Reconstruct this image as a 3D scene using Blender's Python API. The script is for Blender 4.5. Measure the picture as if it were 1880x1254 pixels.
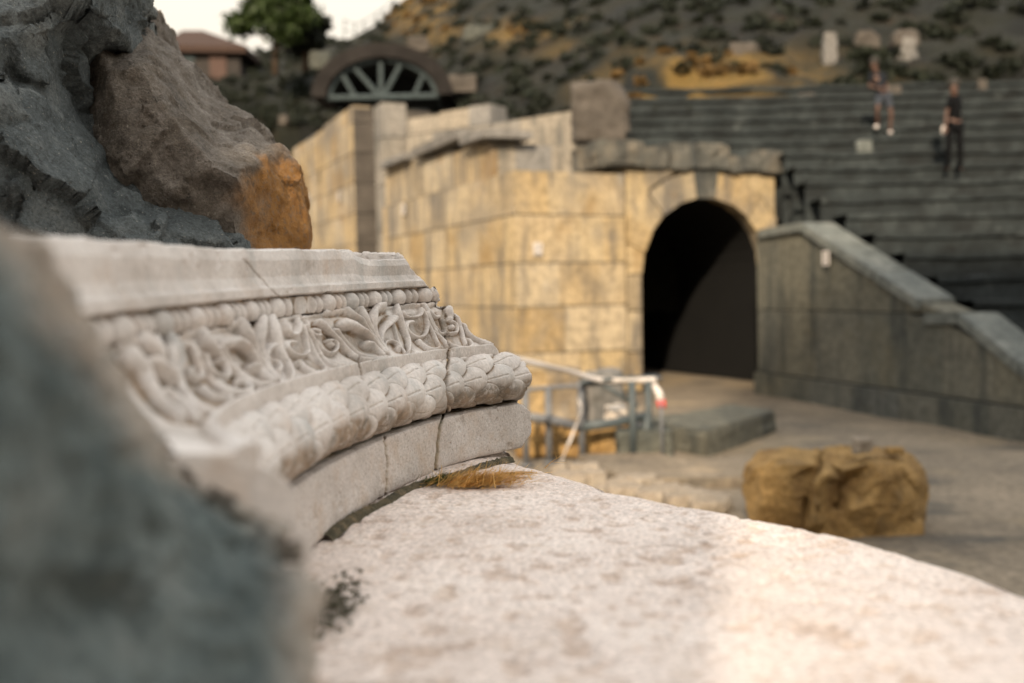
import bpy, bmesh, math, random
import numpy as np
from mathutils import Vector, Matrix
from mathutils.geometry import delaunay_2d_cdt

random.seed(7); rng = np.random.default_rng(7)
S = bpy.context.scene
for o in list(bpy.data.objects): bpy.data.objects.remove(o)

# ---------------------------------------------------------------- camera
FPX, HY, ROLL, CZ = 1828.0, 535.0, 0.020, 0.40
PITCH = math.atan((627 - HY) / FPX)
R0 = np.array([1., 0, 0]); F0 = np.array([0, math.cos(PITCH), -math.sin(PITCH)]); U0 = np.array([0, math.sin(PITCH), math.cos(PITCH)])
cR, sR = math.cos(ROLL), math.sin(ROLL)
cam_d = bpy.data.cameras.new('camera'); cam = bpy.data.objects.new('camera', cam_d); S.collection.objects.link(cam)
Rc = cR * R0 - sR * U0; Uc = sR * R0 + cR * U0
M = Matrix(((Rc[0], Uc[0], -F0[0], 0), (Rc[1], Uc[1], -F0[1], 0), (Rc[2], Uc[2], -F0[2], CZ), (0, 0, 0, 1)))
cam.matrix_world = M
cam_d.sensor_width = 36; cam_d.sensor_fit = 'HORIZONTAL'; cam_d.lens = 35.0
cam_d.clip_start = 0.02; cam_d.clip_end = 3000
cam_d.dof.use_dof = True; cam_d.dof.focus_distance = 2.34; cam_d.dof.aperture_fstop = 1.8
S.camera = cam

# ---------------------------------------------------------------- light
SUN_EL = math.radians(29); SH = np.array([-.22, -.975]); SH /= np.linalg.norm(SH)
SUN = np.array([SH[0] * math.cos(SUN_EL), SH[1] * math.cos(SUN_EL), math.sin(SUN_EL)])
w = bpy.data.worlds.new('World'); S.world = w; w.use_nodes = True
wn = w.node_tree.nodes; wl = w.node_tree.links
bg = wn['Background']; sky = wn.new('ShaderNodeTexSky'); sky.sky_type = 'NISHITA'; sky.sun_disc = False
sky.sun_elevation = SUN_EL; sky.sun_rotation = math.atan2(SUN[0], SUN[1]); sky.air_density = .8; sky.dust_density = 6.0; sky.ozone_density = .6
bg.inputs[1].default_value = 0.15
# pale warm haze lying low over the horizon, blue overhead
tcw = wn.new('ShaderNodeTexCoord'); sx = wn.new('ShaderNodeSeparateXYZ'); wl.new(tcw.outputs['Generated'], sx.inputs[0])
mr = wn.new('ShaderNodeMapRange'); mr.interpolation_type = 'SMOOTHSTEP'; mr.inputs[1].default_value = .60; mr.inputs[2].default_value = .22; mr.inputs[3].default_value = 0; mr.inputs[4].default_value = .9; wl.new(sx.outputs['Z'], mr.inputs[0])
hz = wn.new('ShaderNodeMix'); hz.data_type = 'RGBA'; wl.new(mr.outputs[0], hz.inputs[0]); wl.new(sky.outputs[0], hz.inputs[6]); hz.inputs[7].default_value = (3.3, 2.95, 2.42, 1)
zn = wn.new('ShaderNodeMix'); zn.data_type = 'RGBA'; zn.inputs[0].default_value = .72; wl.new(sky.outputs[0], zn.inputs[6]); zn.inputs[7].default_value = (5.5, 5.45, 5.15, 1)   # bright veiled sky overhead
wl.new(zn.outputs[2], hz.inputs[6]); wl.new(hz.outputs[2], bg.inputs[0])
sd = bpy.data.lights.new('sun', 'SUN'); sd.energy = 3.4; sd.angle = math.radians(1.5); sd.color = (1.0, .82, .60)
sun = bpy.data.objects.new('sun', sd); S.collection.objects.link(sun)
sun.rotation_euler = Vector(SUN).to_track_quat('Z', 'Y').to_euler(); sun.location = (-5, -20, 12)
S.view_settings.view_transform = 'Standard'; S.view_settings.look = 'None'
S.view_settings.exposure = 1.14; S.view_settings.gamma = 1.0
S.render.engine = 'CYCLES'; S.cycles.use_denoising = True; S.cycles.max_bounces = 6; S.cycles.diffuse_bounces = 3
S.cycles.sample_clamp_indirect = 4

# ---------------------------------------------------------------- geometry helpers
def W(px, py, y):
    dx, dy = px - 940.0, py - 627.0
    X = cR * dx - sR * dy; Y = sR * dx + cR * dy
    d = F0 + X / FPX * R0 - Y / FPX * U0
    k = y / d[1]
    return np.array([d[0] * k, y, CZ + d[2] * k])
def G(px, py, z):
    p = W(px, py, 1.0); d = p - np.array([0, 0, CZ]); k = (z - CZ) / d[2]
    return np.array([d[0] * k, d[1] * k, z])
def proj(P):
    P = np.asarray(P, float); x = P[..., 0]; y = P[..., 1]; z = P[..., 2] - CZ
    d = y * math.cos(PITCH) - z * math.sin(PITCH); u = z * math.cos(PITCH) + y * math.sin(PITCH)
    X = x / d * FPX; Y = -u / d * FPX
    return 940 + X * cR + Y * sR, 627 - X * sR + Y * cR
GZ = -1.8

def _hash(ix, iy, iz, seed=0):
    h = (ix.astype(np.int64) * 374761393 + iy.astype(np.int64) * 668265263 + iz.astype(np.int64) * 2147483647 + seed * 974711) & 0xffffffff
    h = ((h ^ (h >> 13)) * 1274126177) & 0xffffffff
    h = ((h ^ (h >> 16)) * 2246822519) & 0xffffffff
    return ((h ^ (h >> 15)) & 0xffffff) / float(0xffffff)
def vnoise(P, seed=0):
    i = np.floor(P); f = P - i; f = f * f * f * (f * (f * 6 - 15) + 10); i = i.astype(np.int64)
    r = 0
    for a in (0, 1):
        wx = f[:, 0] if a else 1 - f[:, 0]
        for b in (0, 1):
            wy = f[:, 1] if b else 1 - f[:, 1]
            for c in (0, 1):
                wz = f[:, 2] if c else 1 - f[:, 2]
                r = r + wx * wy * wz * _hash(i[:, 0] + a, i[:, 1] + b, i[:, 2] + c, seed)
    return r * 2 - 1
def fbm(P, octv=5, gain=.5, lac=2.03, seed=0, ridged=False):
    P = np.asarray(P, float); a = 1.; s = 0; t = 0
    for k in range(octv):
        n = vnoise(P, seed + k * 17)
        if ridged: n = 1 - 2 * np.abs(n)
        s = s + a * n; t += a; a *= gain; P = P * lac + 13.7
    return s / t
def facets(P, seed=0, tilt=1.0):
    """broken-stone facets: each random cell is a tilted plane"""
    i = np.floor(P).astype(np.int64); best = np.full(len(P), 1e9); val = np.zeros(len(P))
    for a in (-1, 0, 1):
        for b in (-1, 0, 1):
            for c in (-1, 0, 1):
                j = i + np.array([a, b, c])
                q = np.stack([_hash(j[:, 0], j[:, 1], j[:, 2], seed + k) for k in (1, 2, 3)], -1)
                d = P - (j + q); dd = (d ** 2).sum(1); m = dd < best
                g = np.stack([_hash(j[:, 0], j[:, 1], j[:, 2], seed + k) for k in (4, 5, 6)], -1) * 2 - 1
                h = _hash(j[:, 0], j[:, 1], j[:, 2], seed + 7) * 2 - 1
                v = (d * g).sum(1) * tilt + h * .35
                val[m] = v[m]; best[m] = dd[m]
    return val

def catmull(P, n):
    P = np.asarray(P, float); P = np.vstack([2 * P[0] - P[1], P, 2 * P[-1] - P[-2]])
    m = len(P) - 3; t = np.linspace(0, m - 1e-9, n); i = t.astype(int); f = (t - i)[:, None]
    a, b, c, d = P[i], P[i + 1], P[i + 2], P[i + 3]
    return .5 * ((2 * b) + (-a + c) * f + (2 * a - 5 * b + 4 * c - d) * f ** 2 + (-a + 3 * b - 3 * c + d) * f ** 3)

def link(o): S.collection.objects.link(o); return o
def mesh_obj(name, V, Fc, mat, parent=None, smooth=True):
    me = bpy.data.meshes.new(name)
    V = np.asarray(V, float)
    base = np.array(parent['_b']) if parent is not None else np.zeros(3)
    me.from_pydata((V - base).tolist(), [], Fc if isinstance(Fc, list) else Fc.tolist()); me.update()
    if smooth: me.polygons.foreach_set('use_smooth', [True] * len(me.polygons))
    me.materials.append(mat)
    o = link(bpy.data.objects.new(name, me))
    if parent is not None: o.parent = parent
    return o
def grid_obj(name, V, nu, nv, mat, parent=None, smooth=True):
    """V laid out [nu][nv]"""
    i = np.arange(nu * nv).reshape(nu, nv)
    q = np.stack([i[:-1, :-1].ravel(), i[1:, :-1].ravel(), i[1:, 1:].ravel(), i[:-1, 1:].ravel()], -1)
    base = np.array(parent['_b']) if parent is not None else np.zeros(3)
    me = bpy.data.meshes.new(name); me.vertices.add(nu * nv); me.vertices.foreach_set('co', (V.reshape(-1, 3) - base).ravel())
    me.loops.add(q.size); me.loops.foreach_set('vertex_index', q.ravel())
    me.polygons.add(len(q)); me.polygons.foreach_set('loop_start', np.arange(len(q)) * 4); me.polygons.foreach_set('loop_total', np.full(len(q), 4))
    me.update(calc_edges=True); me.validate()
    me.polygons.foreach_set('use_smooth', [smooth] * len(me.polygons))
    me.materials.append(mat)
    o = link(bpy.data.objects.new(name, me))
    if parent is not None: o.parent = parent
    return o
def attr(o, name, vals):
    a = o.data.attributes.new(name, 'FLOAT', 'POINT'); a.data.foreach_set('value', np.asarray(vals, np.float32).ravel())
def tag(o, label, cat=None, group=None, kind=None):
    if label: o['label'] = label
    if cat: o['category'] = cat
    if group: o['group'] = group
    if kind: o['kind'] = kind
    return o
def thing(name, label, cat, base, group=None):
    o = link(bpy.data.objects.new(name, None)); o.location = tuple(float(v) for v in base); o.empty_display_size = .1
    o['_b'] = [float(v) for v in base]
    return tag(o, label, cat, group)

class MB:
    def __init__(s): s.V = []; s.F = []
    def add(s, V, Fc):
        n = len(s.V); s.V += [tuple(v) for v in V]; s.F += [tuple(i + n for i in f) for f in Fc]
    def hexa(s, c8): s.add(c8, [(0, 3, 2, 1), (4, 5, 6, 7), (0, 1, 5, 4), (1, 2, 6, 5), (2, 3, 7, 6), (3, 0, 4, 7)])
    def box(s, x0, x1, y0, y1, z0, z1): s.hexa([(x0, y0, z0), (x1, y0, z0), (x1, y1, z0), (x0, y1, z0), (x0, y0, z1), (x1, y0, z1), (x1, y1, z1), (x0, y1, z1)])
    def wallbox(s, A, d, n, a0, a1, n0, n1, z0, z1, jit=0):
        """block in a wall's own frame: a along d, n outward"""
        c = []
        for z in (z0, z1):
            for a, q in ((a0, n1), (a1, n1), (a1, n0), (a0, n0)):
                j = np.random.RandomState(int(abs(a * 977 + z * 131 + q * 57)) % 99991).uniform(-jit, jit, 3)
                c.append((A[0] + d[0] * a + n[0] * q + j[0], A[1] + d[1] * a + n[1] * q + j[1], z + j[2]))
        s.hexa(c)
    def tube(s, pts, r, seg=8, cap=True):
        pts = [Vector(p) for p in pts]; n0 = len(s.V); rr = r if hasattr(r, '__len__') else [r] * len(pts)
        up = Vector((0.3, .2, 1)).normalized()
        for i, p in enumerate(pts):
            t = (pts[min(i + 1, len(pts) - 1)] - pts[max(i - 1, 0)]).normalized()
            if abs(t.dot(up)) > .95: up = Vector((1, 0, 0))
            a = t.cross(up).normalized(); b = t.cross(a)
            for k in range(seg):
                w_ = 2 * math.pi * k / seg; s.V.append(tuple(p + (a * math.cos(w_) + b * math.sin(w_)) * rr[i]))
        for i in range(len(pts) - 1):
            for k in range(seg):
                a = n0 + i * seg + k; b = n0 + i * seg + (k + 1) % seg; s.F.append((a, b, b + seg, a + seg))
        if cap:
            s.F.append(tuple(n0 + k for k in range(seg))[::-1]); e = n0 + (len(pts) - 1) * seg; s.F.append(tuple(e + k for k in range(seg)))
    def build(s, name, mat, parent=None, smooth=False, bevel=0, sub=0, disp=0, dscale=3, seed=1):
        o = mesh_obj(name, s.V, s.F, mat, parent, smooth)
        bm = bmesh.new(); bm.from_mesh(o.data); bmesh.ops.recalc_face_normals(bm, faces=bm.faces)
        if bevel: bmesh.ops.bevel(bm, geom=list(bm.edges), offset=bevel, segments=2, affect='EDGES', clamp_overlap=True)
        if sub:
            bmesh.ops.triangulate(bm, faces=[f for f in bm.faces if len(f.verts) > 4])
            bmesh.ops.subdivide_edges(bm, edges=list(bm.edges), cuts=sub, use_grid_fill=True)
        if disp:
            bm.normal_update(); P = np.array([v.co[:] for v in bm.verts]) + (np.array(parent['_b']) if parent is not None else 0)
            d = fbm(P * dscale, 4, seed=seed) * disp + facets(P * dscale * .8, seed) * disp * .8
            for v, k in zip(bm.verts, d): v.co += v.normal * float(k)
        bm.to_mesh(o.data); bm.free()
        return o

# ---------------------------------------------------------------- materials
def ramp(nt, stops):
    r = nt.nodes.new('ShaderNodeValToRGB'); e = r.color_ramp.elements
    while len(e) < len(stops): e.new(.5)
    for k, (p, c) in enumerate(stops): e[k].position = p; e[k].color = (*c, 1)
    return r
def stone(name, cols, scale=3., bump=.4, bdist=.01, rough=.9, fine=40., dirt_shading=None, speck=None, stain=None, blocks=None, stretch=None, spec=.3, bscale=1., bstop=(.3, .7), grain=(.62, 1.3)):
    m = bpy.data.materials.new(name); m.use_nodes = True; nt = m.node_tree; N = nt.nodes; L = nt.links
    b = N['Principled BSDF']; b.inputs['Roughness'].default_value = rough; b.inputs['Specular IOR Level'].default_value = spec
    tc = N.new('ShaderNodeTexCoord'); vec = tc.outputs['Object']
    def noise(sc, det=8, rg=.55, v=None):
        n = N.new('ShaderNodeTexNoise'); n.inputs['Scale'].default_value = sc; n.inputs['Detail'].default_value = det; n.inputs['Roughness'].default_value = rg
        L.new(v or vec, n.inputs['Vector']); return n.outputs['Fac']
    v1 = vec
    if stretch:
        mp = N.new('ShaderNodeMapping'); mp.inputs['Scale'].default_value = stretch; L.new(vec, mp.inputs[0]); v1 = mp.outputs[0]
    k = len(cols); r = ramp(nt, [(bstop[0] + (bstop[1] - bstop[0]) * i / (k - 1), c) for i, c in enumerate(cols)])
    L.new(noise(scale, 10, .62, v1), r.inputs[0]); col = r.outputs[0]
    def mix(fac, a, c2, mode='MIX'):
        x = N.new('ShaderNodeMix'); x.data_type = 'RGBA'; x.blend_type = mode
        if isinstance(fac, float): x.inputs[0].default_value = fac
        else: L.new(fac, x.inputs[0])
        L.new(a, x.inputs[6])
        if isinstance(c2, tuple): x.inputs[7].default_value = (*c2, 1)
        else: L.new(c2, x.inputs[7])
        return x.outputs[2]
    def step(f, a, c, top=1.):
        r_ = N.new('ShaderNodeMapRange'); r_.inputs[1].default_value = a; r_.inputs[2].default_value = c; r_.inputs[4].default_value = top; r_.clamp = True
        L.new(f, r_.inputs[0]); return r_.outputs[0]
    if blocks:
        at = N.new('ShaderNodeAttribute'); at.attribute_name = 'tone'
        rr = ramp(nt, [(i / (len(blocks) - 1), c) for i, c in enumerate(blocks)]); L.new(at.outputs['Fac'], rr.inputs[0])
        col = mix(.65, col, rr.outputs[0])
    g = noise(fine, 6, .7); rg = ramp(nt, [(.34, (grain[0],) * 3), (.66, (grain[1],) * 3)]); L.new(g, rg.inputs[0]); col = mix(1.0, col, rg.outputs[0], 'MULTIPLY')
    if stain:
        for (c, sc, a, d, top, st) in stain:
            v = vec
            if st:
                mp = N.new('ShaderNodeMapping'); mp.inputs['Scale'].default_value = st; L.new(vec, mp.inputs[0]); v = mp.outputs[0]
            col = mix(step(noise(sc, 6, .6, v), a, d, top), col, c)
    if speck:
        for (c, sc, a, d, top) in speck: col = mix(step(noise(sc, 3, .5), a, d, top), col, c)
    if dirt_shading:
        at = N.new('ShaderNodeAttribute'); at.attribute_name = 'dirt_shading'
        ms = N.new('ShaderNodeMath'); ms.operation = 'MULTIPLY'; L.new(at.outputs['Fac'], ms.inputs[0]); L.new(step(noise(60, 5, .7), .25, .5), ms.inputs[1])
        rr = ramp(nt, [(.3, dirt_shading[0]), (.62, dirt_shading[1])]); L.new(noise(28, 5, .6), rr.inputs[0])
        col = mix(ms.outputs[0], col, rr.outputs[0])
    L.new(col, b.inputs['Base Color'])
    n1 = noise(scale * 4 * bscale, 12, .68); n2 = noise(fine * 1.7, 4, .6)
    ad = N.new('ShaderNodeMath'); ad.operation = 'MULTIPLY_ADD'; ad.inputs[1].default_value = .25; L.new(n2, ad.inputs[0]); L.new(n1, ad.inputs[2])
    bp = N.new('ShaderNodeBump'); bp.inputs['Strength'].default_value = bump; bp.inputs['Distance'].default_value = bdist
    L.new(ad.outputs[0], bp.inputs['Height']); L.new(bp.outputs[0], b.inputs['Normal'])
    return m
def plain(name, col, rough=.7, var=.15, scale=8., metal=0., trans=0.):
    m = bpy.data.materials.new(name); m.use_nodes = True; nt = m.node_tree; N = nt.nodes; L = nt.links; b = N['Principled BSDF']
    b.inputs['Roughness'].default_value = rough; b.inputs['Metallic'].default_value = metal; b.inputs['Specular IOR Level'].default_value = .1 if rough > .85 else .35
    tc = N.new('ShaderNodeTexCoord'); n = N.new('ShaderNodeTexNoise'); n.inputs['Scale'].default_value = scale; n.inputs['Detail'].default_value = 5; L.new(tc.outputs['Object'], n.inputs[0])
    r = ramp(nt, [(.3, tuple(c * (1 - var) for c in col)), (.7, tuple(min(1, c * (1 + var)) for c in col))]); L.new(n.outputs[0], r.inputs[0]); L.new(r.outputs[0], b.inputs['Base Color'])
    if trans:
        tr = N.new('ShaderNodeBsdfTranslucent'); L.new(r.outputs[0], tr.inputs[0]); mx = N.new('ShaderNodeMixShader'); mx.inputs[0].default_value = trans
        L.new(b.outputs[0], mx.inputs[1]); L.new(tr.outputs[0], mx.inputs[2]); L.new(mx.outputs[0], N['Material Output'].inputs[0])
    return m

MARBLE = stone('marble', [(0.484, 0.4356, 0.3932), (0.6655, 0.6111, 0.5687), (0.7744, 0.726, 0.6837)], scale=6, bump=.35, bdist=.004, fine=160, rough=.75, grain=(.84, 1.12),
               dirt_shading=((.085, .072, .05), (.27, .175, .095)), stain=[((.33, .34, .33), 7, .54, .70, .55, (1.2, 1.2, .5)), ((0.5399, 0.3991, 0.2934), 9, .56, .74, .55, None)],
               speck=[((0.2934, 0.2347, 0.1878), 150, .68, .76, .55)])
PLINTH = stone('plinth_marble', [(0.4515, 0.4027, 0.36), (0.598, 0.5431, 0.5004), (0.6956, 0.6407, 0.598)], scale=7, bump=.6, bdist=.007, fine=220, rough=.8, grain=(.76, 1.18),
               dirt_shading=((0.1464, 0.1342, 0.0854), (0.3661, 0.2685, 0.1464)), stain=[((0.5126, 0.3783, 0.2685), 12, .52, .72, .6, None)], speck=[((0.3295, 0.2441, 0.1831), 190, .58, .7, .75)])
LEDGE = stone('ledge_marble', [(.62, .525, .465), (.74, .635, .57), (.80, .705, .64)], scale=5, bump=.6, bdist=.006, fine=130, rough=.8,
              dirt_shading=((.30, .20, .14), (.48, .34, .24)), stain=[((.50, .38, .27), 14, .54, .74, .35, None)], speck=[((.3, .22, .17), 90, .66, .74, .5)])
BROWN = stone('brown_rock', [(0.1089, 0.0925, 0.0762), (0.185, 0.1578, 0.1306), (0.283, 0.2504, 0.2177)], scale=7, bump=.9, bdist=.02, fine=120,
              stain=[((0.1089, 0.0816, 0.0544), 9, .5, .7, .6, None)], speck=[((0.4355, 0.3919, 0.3266), 130, .62, .75, .5), ((0.0436, 0.0381, 0.0327), 80, .64, .74, .8)], dirt_shading=((.25, .115, .032), (.36, .18, .055)))
DARK = stone('dark_rock', [(0.06, 0.0704, 0.072), (0.123, 0.1394, 0.141), (0.24, 0.252, 0.24)], scale=6, bump=1., bdist=.025, fine=110,
             speck=[((0.4872, 0.4718, 0.411), 120, .64, .74, .55), ((0.0456, 0.0456, 0.0456), 60, .62, .74, .8)])
NEAR = stone('near_rock', [(.045, .060, .060), (.13, .155, .15), (.27, .275, .25)], scale=11, bump=.8, bdist=.01, fine=90, dirt_shading=((0.465, 0.372, 0.2976), (0.5115, 0.4278, 0.3534)), bstop=(.25, .85))
OCHRE = stone('ochre_ashlar', [(0.223, 0.161, 0.080), (0.310, 0.236, 0.132), (0.360, 0.302, 0.209)], scale=.9, bump=.5, bdist=.04, fine=9,
              blocks=[(0.250, 0.175, 0.084), (0.360, 0.276, 0.157), (0.340, 0.265, 0.152), (0.360, 0.307, 0.224), (0.300, 0.223, 0.123), (0.150, 0.138, 0.118)],
              stain=[((.15, .135, .115), .55, .49, .62, .6, None), ((0.081, 0.075, 0.070), 1.0, .47, .60, .75, (2.4, 2.4, .4)), ((0.310, 0.302, 0.279), .8, .55, .7, .6, (1, 1, .5)), ((0.186, 0.111, 0.035), .7, .56, .68, .6, None)])
GREYST = stone('grey_ashlar', [(0.12, 0.114, 0.102), (0.192, 0.18, 0.162), (0.27, 0.246, 0.21)], scale=1.2, bump=.6, bdist=.05, fine=9,
               blocks=[(0.132, 0.126, 0.12), (0.228, 0.204, 0.168), (0.27, 0.228, 0.168), (0.15, 0.15, 0.15)], stain=[((0.054, 0.057, 0.057), 1.0, .5, .7, .8, (2, 2, .5))])
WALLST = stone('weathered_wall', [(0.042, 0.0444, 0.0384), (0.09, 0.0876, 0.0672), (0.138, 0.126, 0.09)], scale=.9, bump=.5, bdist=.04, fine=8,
               blocks=[(0.0539, 0.0593, 0.0539), (0.0971, 0.0917, 0.0701), (0.0701, 0.0755, 0.0734)], stain=[((0.0216, 0.0259, 0.0259), 1.2, .5, .68, .8, (2.5, 2.5, .4)), ((0.1079, 0.0917, 0.0539), .7, .58, .75, .5, None)])  # stained stone, its colour also darkened to carry the wall's shade
CORNST = stone('stained_cornice', [(.04, .042, .038), (.085, .083, .072), (.17, .145, .11)], scale=1.3, bump=.6, bdist=.05, fine=9, stain=[((.03, .033, .033), 1.2, .48, .62, .8, (2, 2, .5))])
COPING = stone('coping_stone', [(.055, .062, .058), (.10, .108, .10), (.15, .155, .14)], scale=2, bump=.5, bdist=.03, fine=9)
SEATS = stone('seat_stone', [(0.0094, 0.0119, 0.0124), (0.0186, 0.0237, 0.0249), (0.0373, 0.0448, 0.046)], scale=1.5, bump=.7, bdist=.05, fine=8, stain=[((0.0077, 0.0088, 0.0088), 1.4, .5, .66, .8, None), ((0.068, 0.0777, 0.0777), 2.2, .62, .72, .7, None)])  # weathered stone darkened further, standing in for shade over the rows
VAULT = stone('vault_shade', [(0.0008, 0.0008, 0.0008), (0.0014, 0.0014, 0.0013), (0.0022, 0.0021, 0.0019)], scale=1.5, bump=.5, bdist=.05, fine=8)  # near-black colour stands for shade in the passage and hides sun there
BOULD = stone('ochre_boulder', [(0.1452, 0.08, 0.029), (0.247, 0.1526, 0.0553), (0.3779, 0.2396, 0.0945)], scale=3, bump=.8, bdist=.03, fine=30, stain=[((0.1308, 0.0871, 0.0436), 4, .54, .7, .7, None)])
DULL = stone('dull_stone', [(0.0417, 0.0357, 0.0298), (0.0655, 0.0565, 0.0476), (0.0893, 0.0774, 0.0655)], scale=2, bump=.6, bdist=.03, fine=20)
SANDY = stone('sandy_rubble', [(0.1612, 0.1302, 0.0992), (0.2356, 0.1984, 0.155), (0.2852, 0.248, 0.1984)], scale=3, bump=.8, bdist=.03, fine=30)
PALE = stone('pale_stone', [(0.36, 0.32, 0.272), (0.464, 0.416, 0.36), (0.528, 0.48, 0.424)], scale=3, bump=.5, bdist=.02, fine=30)
GROUND = stone('sandy_ground', [(0.0992, 0.0806, 0.062), (0.1674, 0.1364, 0.0992), (0.2232, 0.1798, 0.1302)], scale=.7, bump=.6, bdist=.04, fine=12,
               stain=[((0.0434, 0.0434, 0.0403), .9, .54, .66, .7, (1, 2.5, 1)), ((0.2604, 0.1984, 0.1178), .45, .55, .7, .7, None)])
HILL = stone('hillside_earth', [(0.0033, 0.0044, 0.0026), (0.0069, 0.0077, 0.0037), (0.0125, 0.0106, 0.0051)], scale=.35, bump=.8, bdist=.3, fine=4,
             stain=[((0.0217, 0.0116, 0.0039), .5, .60, .70, .7, (1, 1, 1)), ((0.0018, 0.0023, 0.002), .6, .5, .62, .8, None)], dirt_shading=((0.243, 0.126, 0.0315), (0.0495, 0.0468, 0.0117)))  # dark scrubby earth, darkened further in place of shade on the slope
LEAFD = plain('scrub_leaf', (0.0079, 0.011, 0.0047), .8, .5, 1.2, trans=.2)
LEAFG = plain('tree_leaf', (0.03, 0.0488, 0.0105), .6, .5, 2., trans=.35)
LEAFY = plain('dry_scrub_leaf', (0.11, 0.065, 0.02), .8, .4, 1.5, trans=.3)
BARK = plain('bark', (.07, .05, .035), .9, .3, 20)
TEALW = plain('grey_timber', (0.0385, 0.0525, 0.056), .8, .2, 4)
BLACKR = plain('recess_dark', (.02, .022, .022), .95, .2, 3)
TILE = plain('roof_tile', (0.0351, 0.0186, 0.0124), .85, .3, 5)
DARKW = plain('dark_timber', (0.021, 0.0168, 0.0144), .8, .3, 4)
METAL = plain('galvanised_tube', (0.1024, 0.1058, 0.1126), .5, .2, 12)
DMETAL = plain('dark_painted_tube', (0.048, 0.06, 0.064), .5, .2, 12)
WHITE = plain('white_plastic', (.52, .48, .45), .5, .08, 20)
RED = plain('red_plastic', (.6, .06, .05), .5, .1, 20)
GOLDG = plain('dry_grass', (.68, .43, .15), .7, .35, 60, trans=.3)
GREENG = plain('green_grass', (.10, .13, .04), .7, .35, 60, trans=.3)
DEBRIS = stone('soil', [(.03, .03, .02), (.09, .075, .045), (.20, .15, .09)], scale=30, bump=.8, bdist=.005, fine=200)
SKIN = plain('skin', (0.0739, 0.0403, 0.0286), .6, .05, 20)
CLOTHK = plain('black_cloth', (0.0036, 0.0039, 0.0045), .9, .2, 20)
CLOTHN = plain('navy_cloth', (0.012, 0.014, 0.018), .9, .3, 20)
SHORTS = plain('grey_denim', (0.042, 0.048, 0.06), .9, .2, 20)
HAIRM = plain('dark_hair', (.02, .016, .012), .7, .2, 40)
INK = plain('dark_ink', (.05, .05, .055), .7, .1, 20)

# ---------------------------------------------------------------- setting
def build_ground():
    n = 260; u = np.linspace(-1, 1, n); a = np.sign(u) * (np.abs(u) ** 3.2)
    X, Y = np.meshgrid(a * 600 + 2.5, a * 600 + 11, indexing='ij'); P = np.stack([X.ravel(), Y.ravel(), np.zeros(n * n)], -1)
    near = np.exp(-((P[:, 0] - 3) ** 2 + (P[:, 1] - 12) ** 2) / 400)
    P[:, 2] = GZ - .03 + fbm(P * .9, 5, seed=3) * .05 * near
    o = grid_obj('ground', P, n, n, GROUND); tag(o, 'sandy stone floor of the orchestra', kind='structure')
build_ground()

def smooth01(x): x = np.clip(x, 0, 1); return x * x * (3 - 2 * x)
def build_hill():
    nx, ny = 260, 170
    pxs = np.linspace(-700, 2700, nx); tv = np.linspace(0, 1, ny)
    cpx = [-700, 250, 440, 590, 640, 700, 745, 790, 1000, 1880, 2700]; cpy = [120, 118, 108, 66, 74, 46, 6, -30, -110, -260, -330]
    npx = [-700, 700, 900, 1060, 1165, 1400, 1700, 1880, 2700]; npy = [235, 235, 225, 215, 205, 196, 152, 138, 90]; nd = [44, 44, 33, 28.5, 26.0, 26.3, 27.6, 27.8, 29]
    V = np.zeros((nx, ny, 3)); dirt_shading = np.zeros((nx, ny))
    for i, px in enumerate(pxs):
        c = np.interp(px, cpx, cpy); m = np.interp(px, npx, npy); d0 = np.interp(px, npx, nd); d1 = 62.
        for j, t in enumerate(tv):
            if t < .04: V[i, j] = W(px, m, d0); V[i, j, 2] -= (1 - t / .04) * 5; continue
            if t < .85:
                s = (t - .04) / .81; d = d0 + (d1 - d0) * s ** 1.4
                # py falls off so that slope is steady
                z0 = W(px, m, d0)[2]; z1 = W(px, c, d1)[2]; p = W(px, m, d); V[i, j] = p; V[i, j, 2] = z0 + (z1 - z0) * ((d - d0) / (d1 - d0)) ** .92
            else:
                s = (t - .85) / .15; d = d1 + 60 * s; p = W(px, c, d); V[i, j] = p; V[i, j, 2] = W(px, c, d1)[2] - 14 * s * s - 2 * s
    P = V.reshape(-1, 3).copy(); qx, qy = proj(P)
    g = np.exp(-((qx - 1240) / 110) ** 2 - ((qy - 172) / 22) ** 2) * 1.3 + .8 * np.exp(-((qx - 1350) / 200) ** 2 - ((qy - 140) / 45) ** 2) + .8 * np.exp(-((qx - 900) / 200) ** 2 - ((qy - 60) / 30) ** 2) * .5 + np.exp(-((qx - 770) / 60) ** 2 - ((qy - 25) / 25) ** 2)
    n = fbm(P * .45, 5, seed=5); P[:, 2] += n * .55 + fbm(P * 1.6, 4, seed=8) * .18
    o = grid_obj('hillside', P, nx, ny, HILL); attr(o, 'dirt_shading', np.clip(g * 1.6 * (fbm(P * .8, 4, seed=11) * 1.9 + .40), 0, 1))  # golden grass patches, with the sunlight on them painted into the colour
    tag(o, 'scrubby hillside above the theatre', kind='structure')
    return P.reshape(nx, ny, 3), g.reshape(nx, ny)
HP, HG = build_hill()

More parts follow.
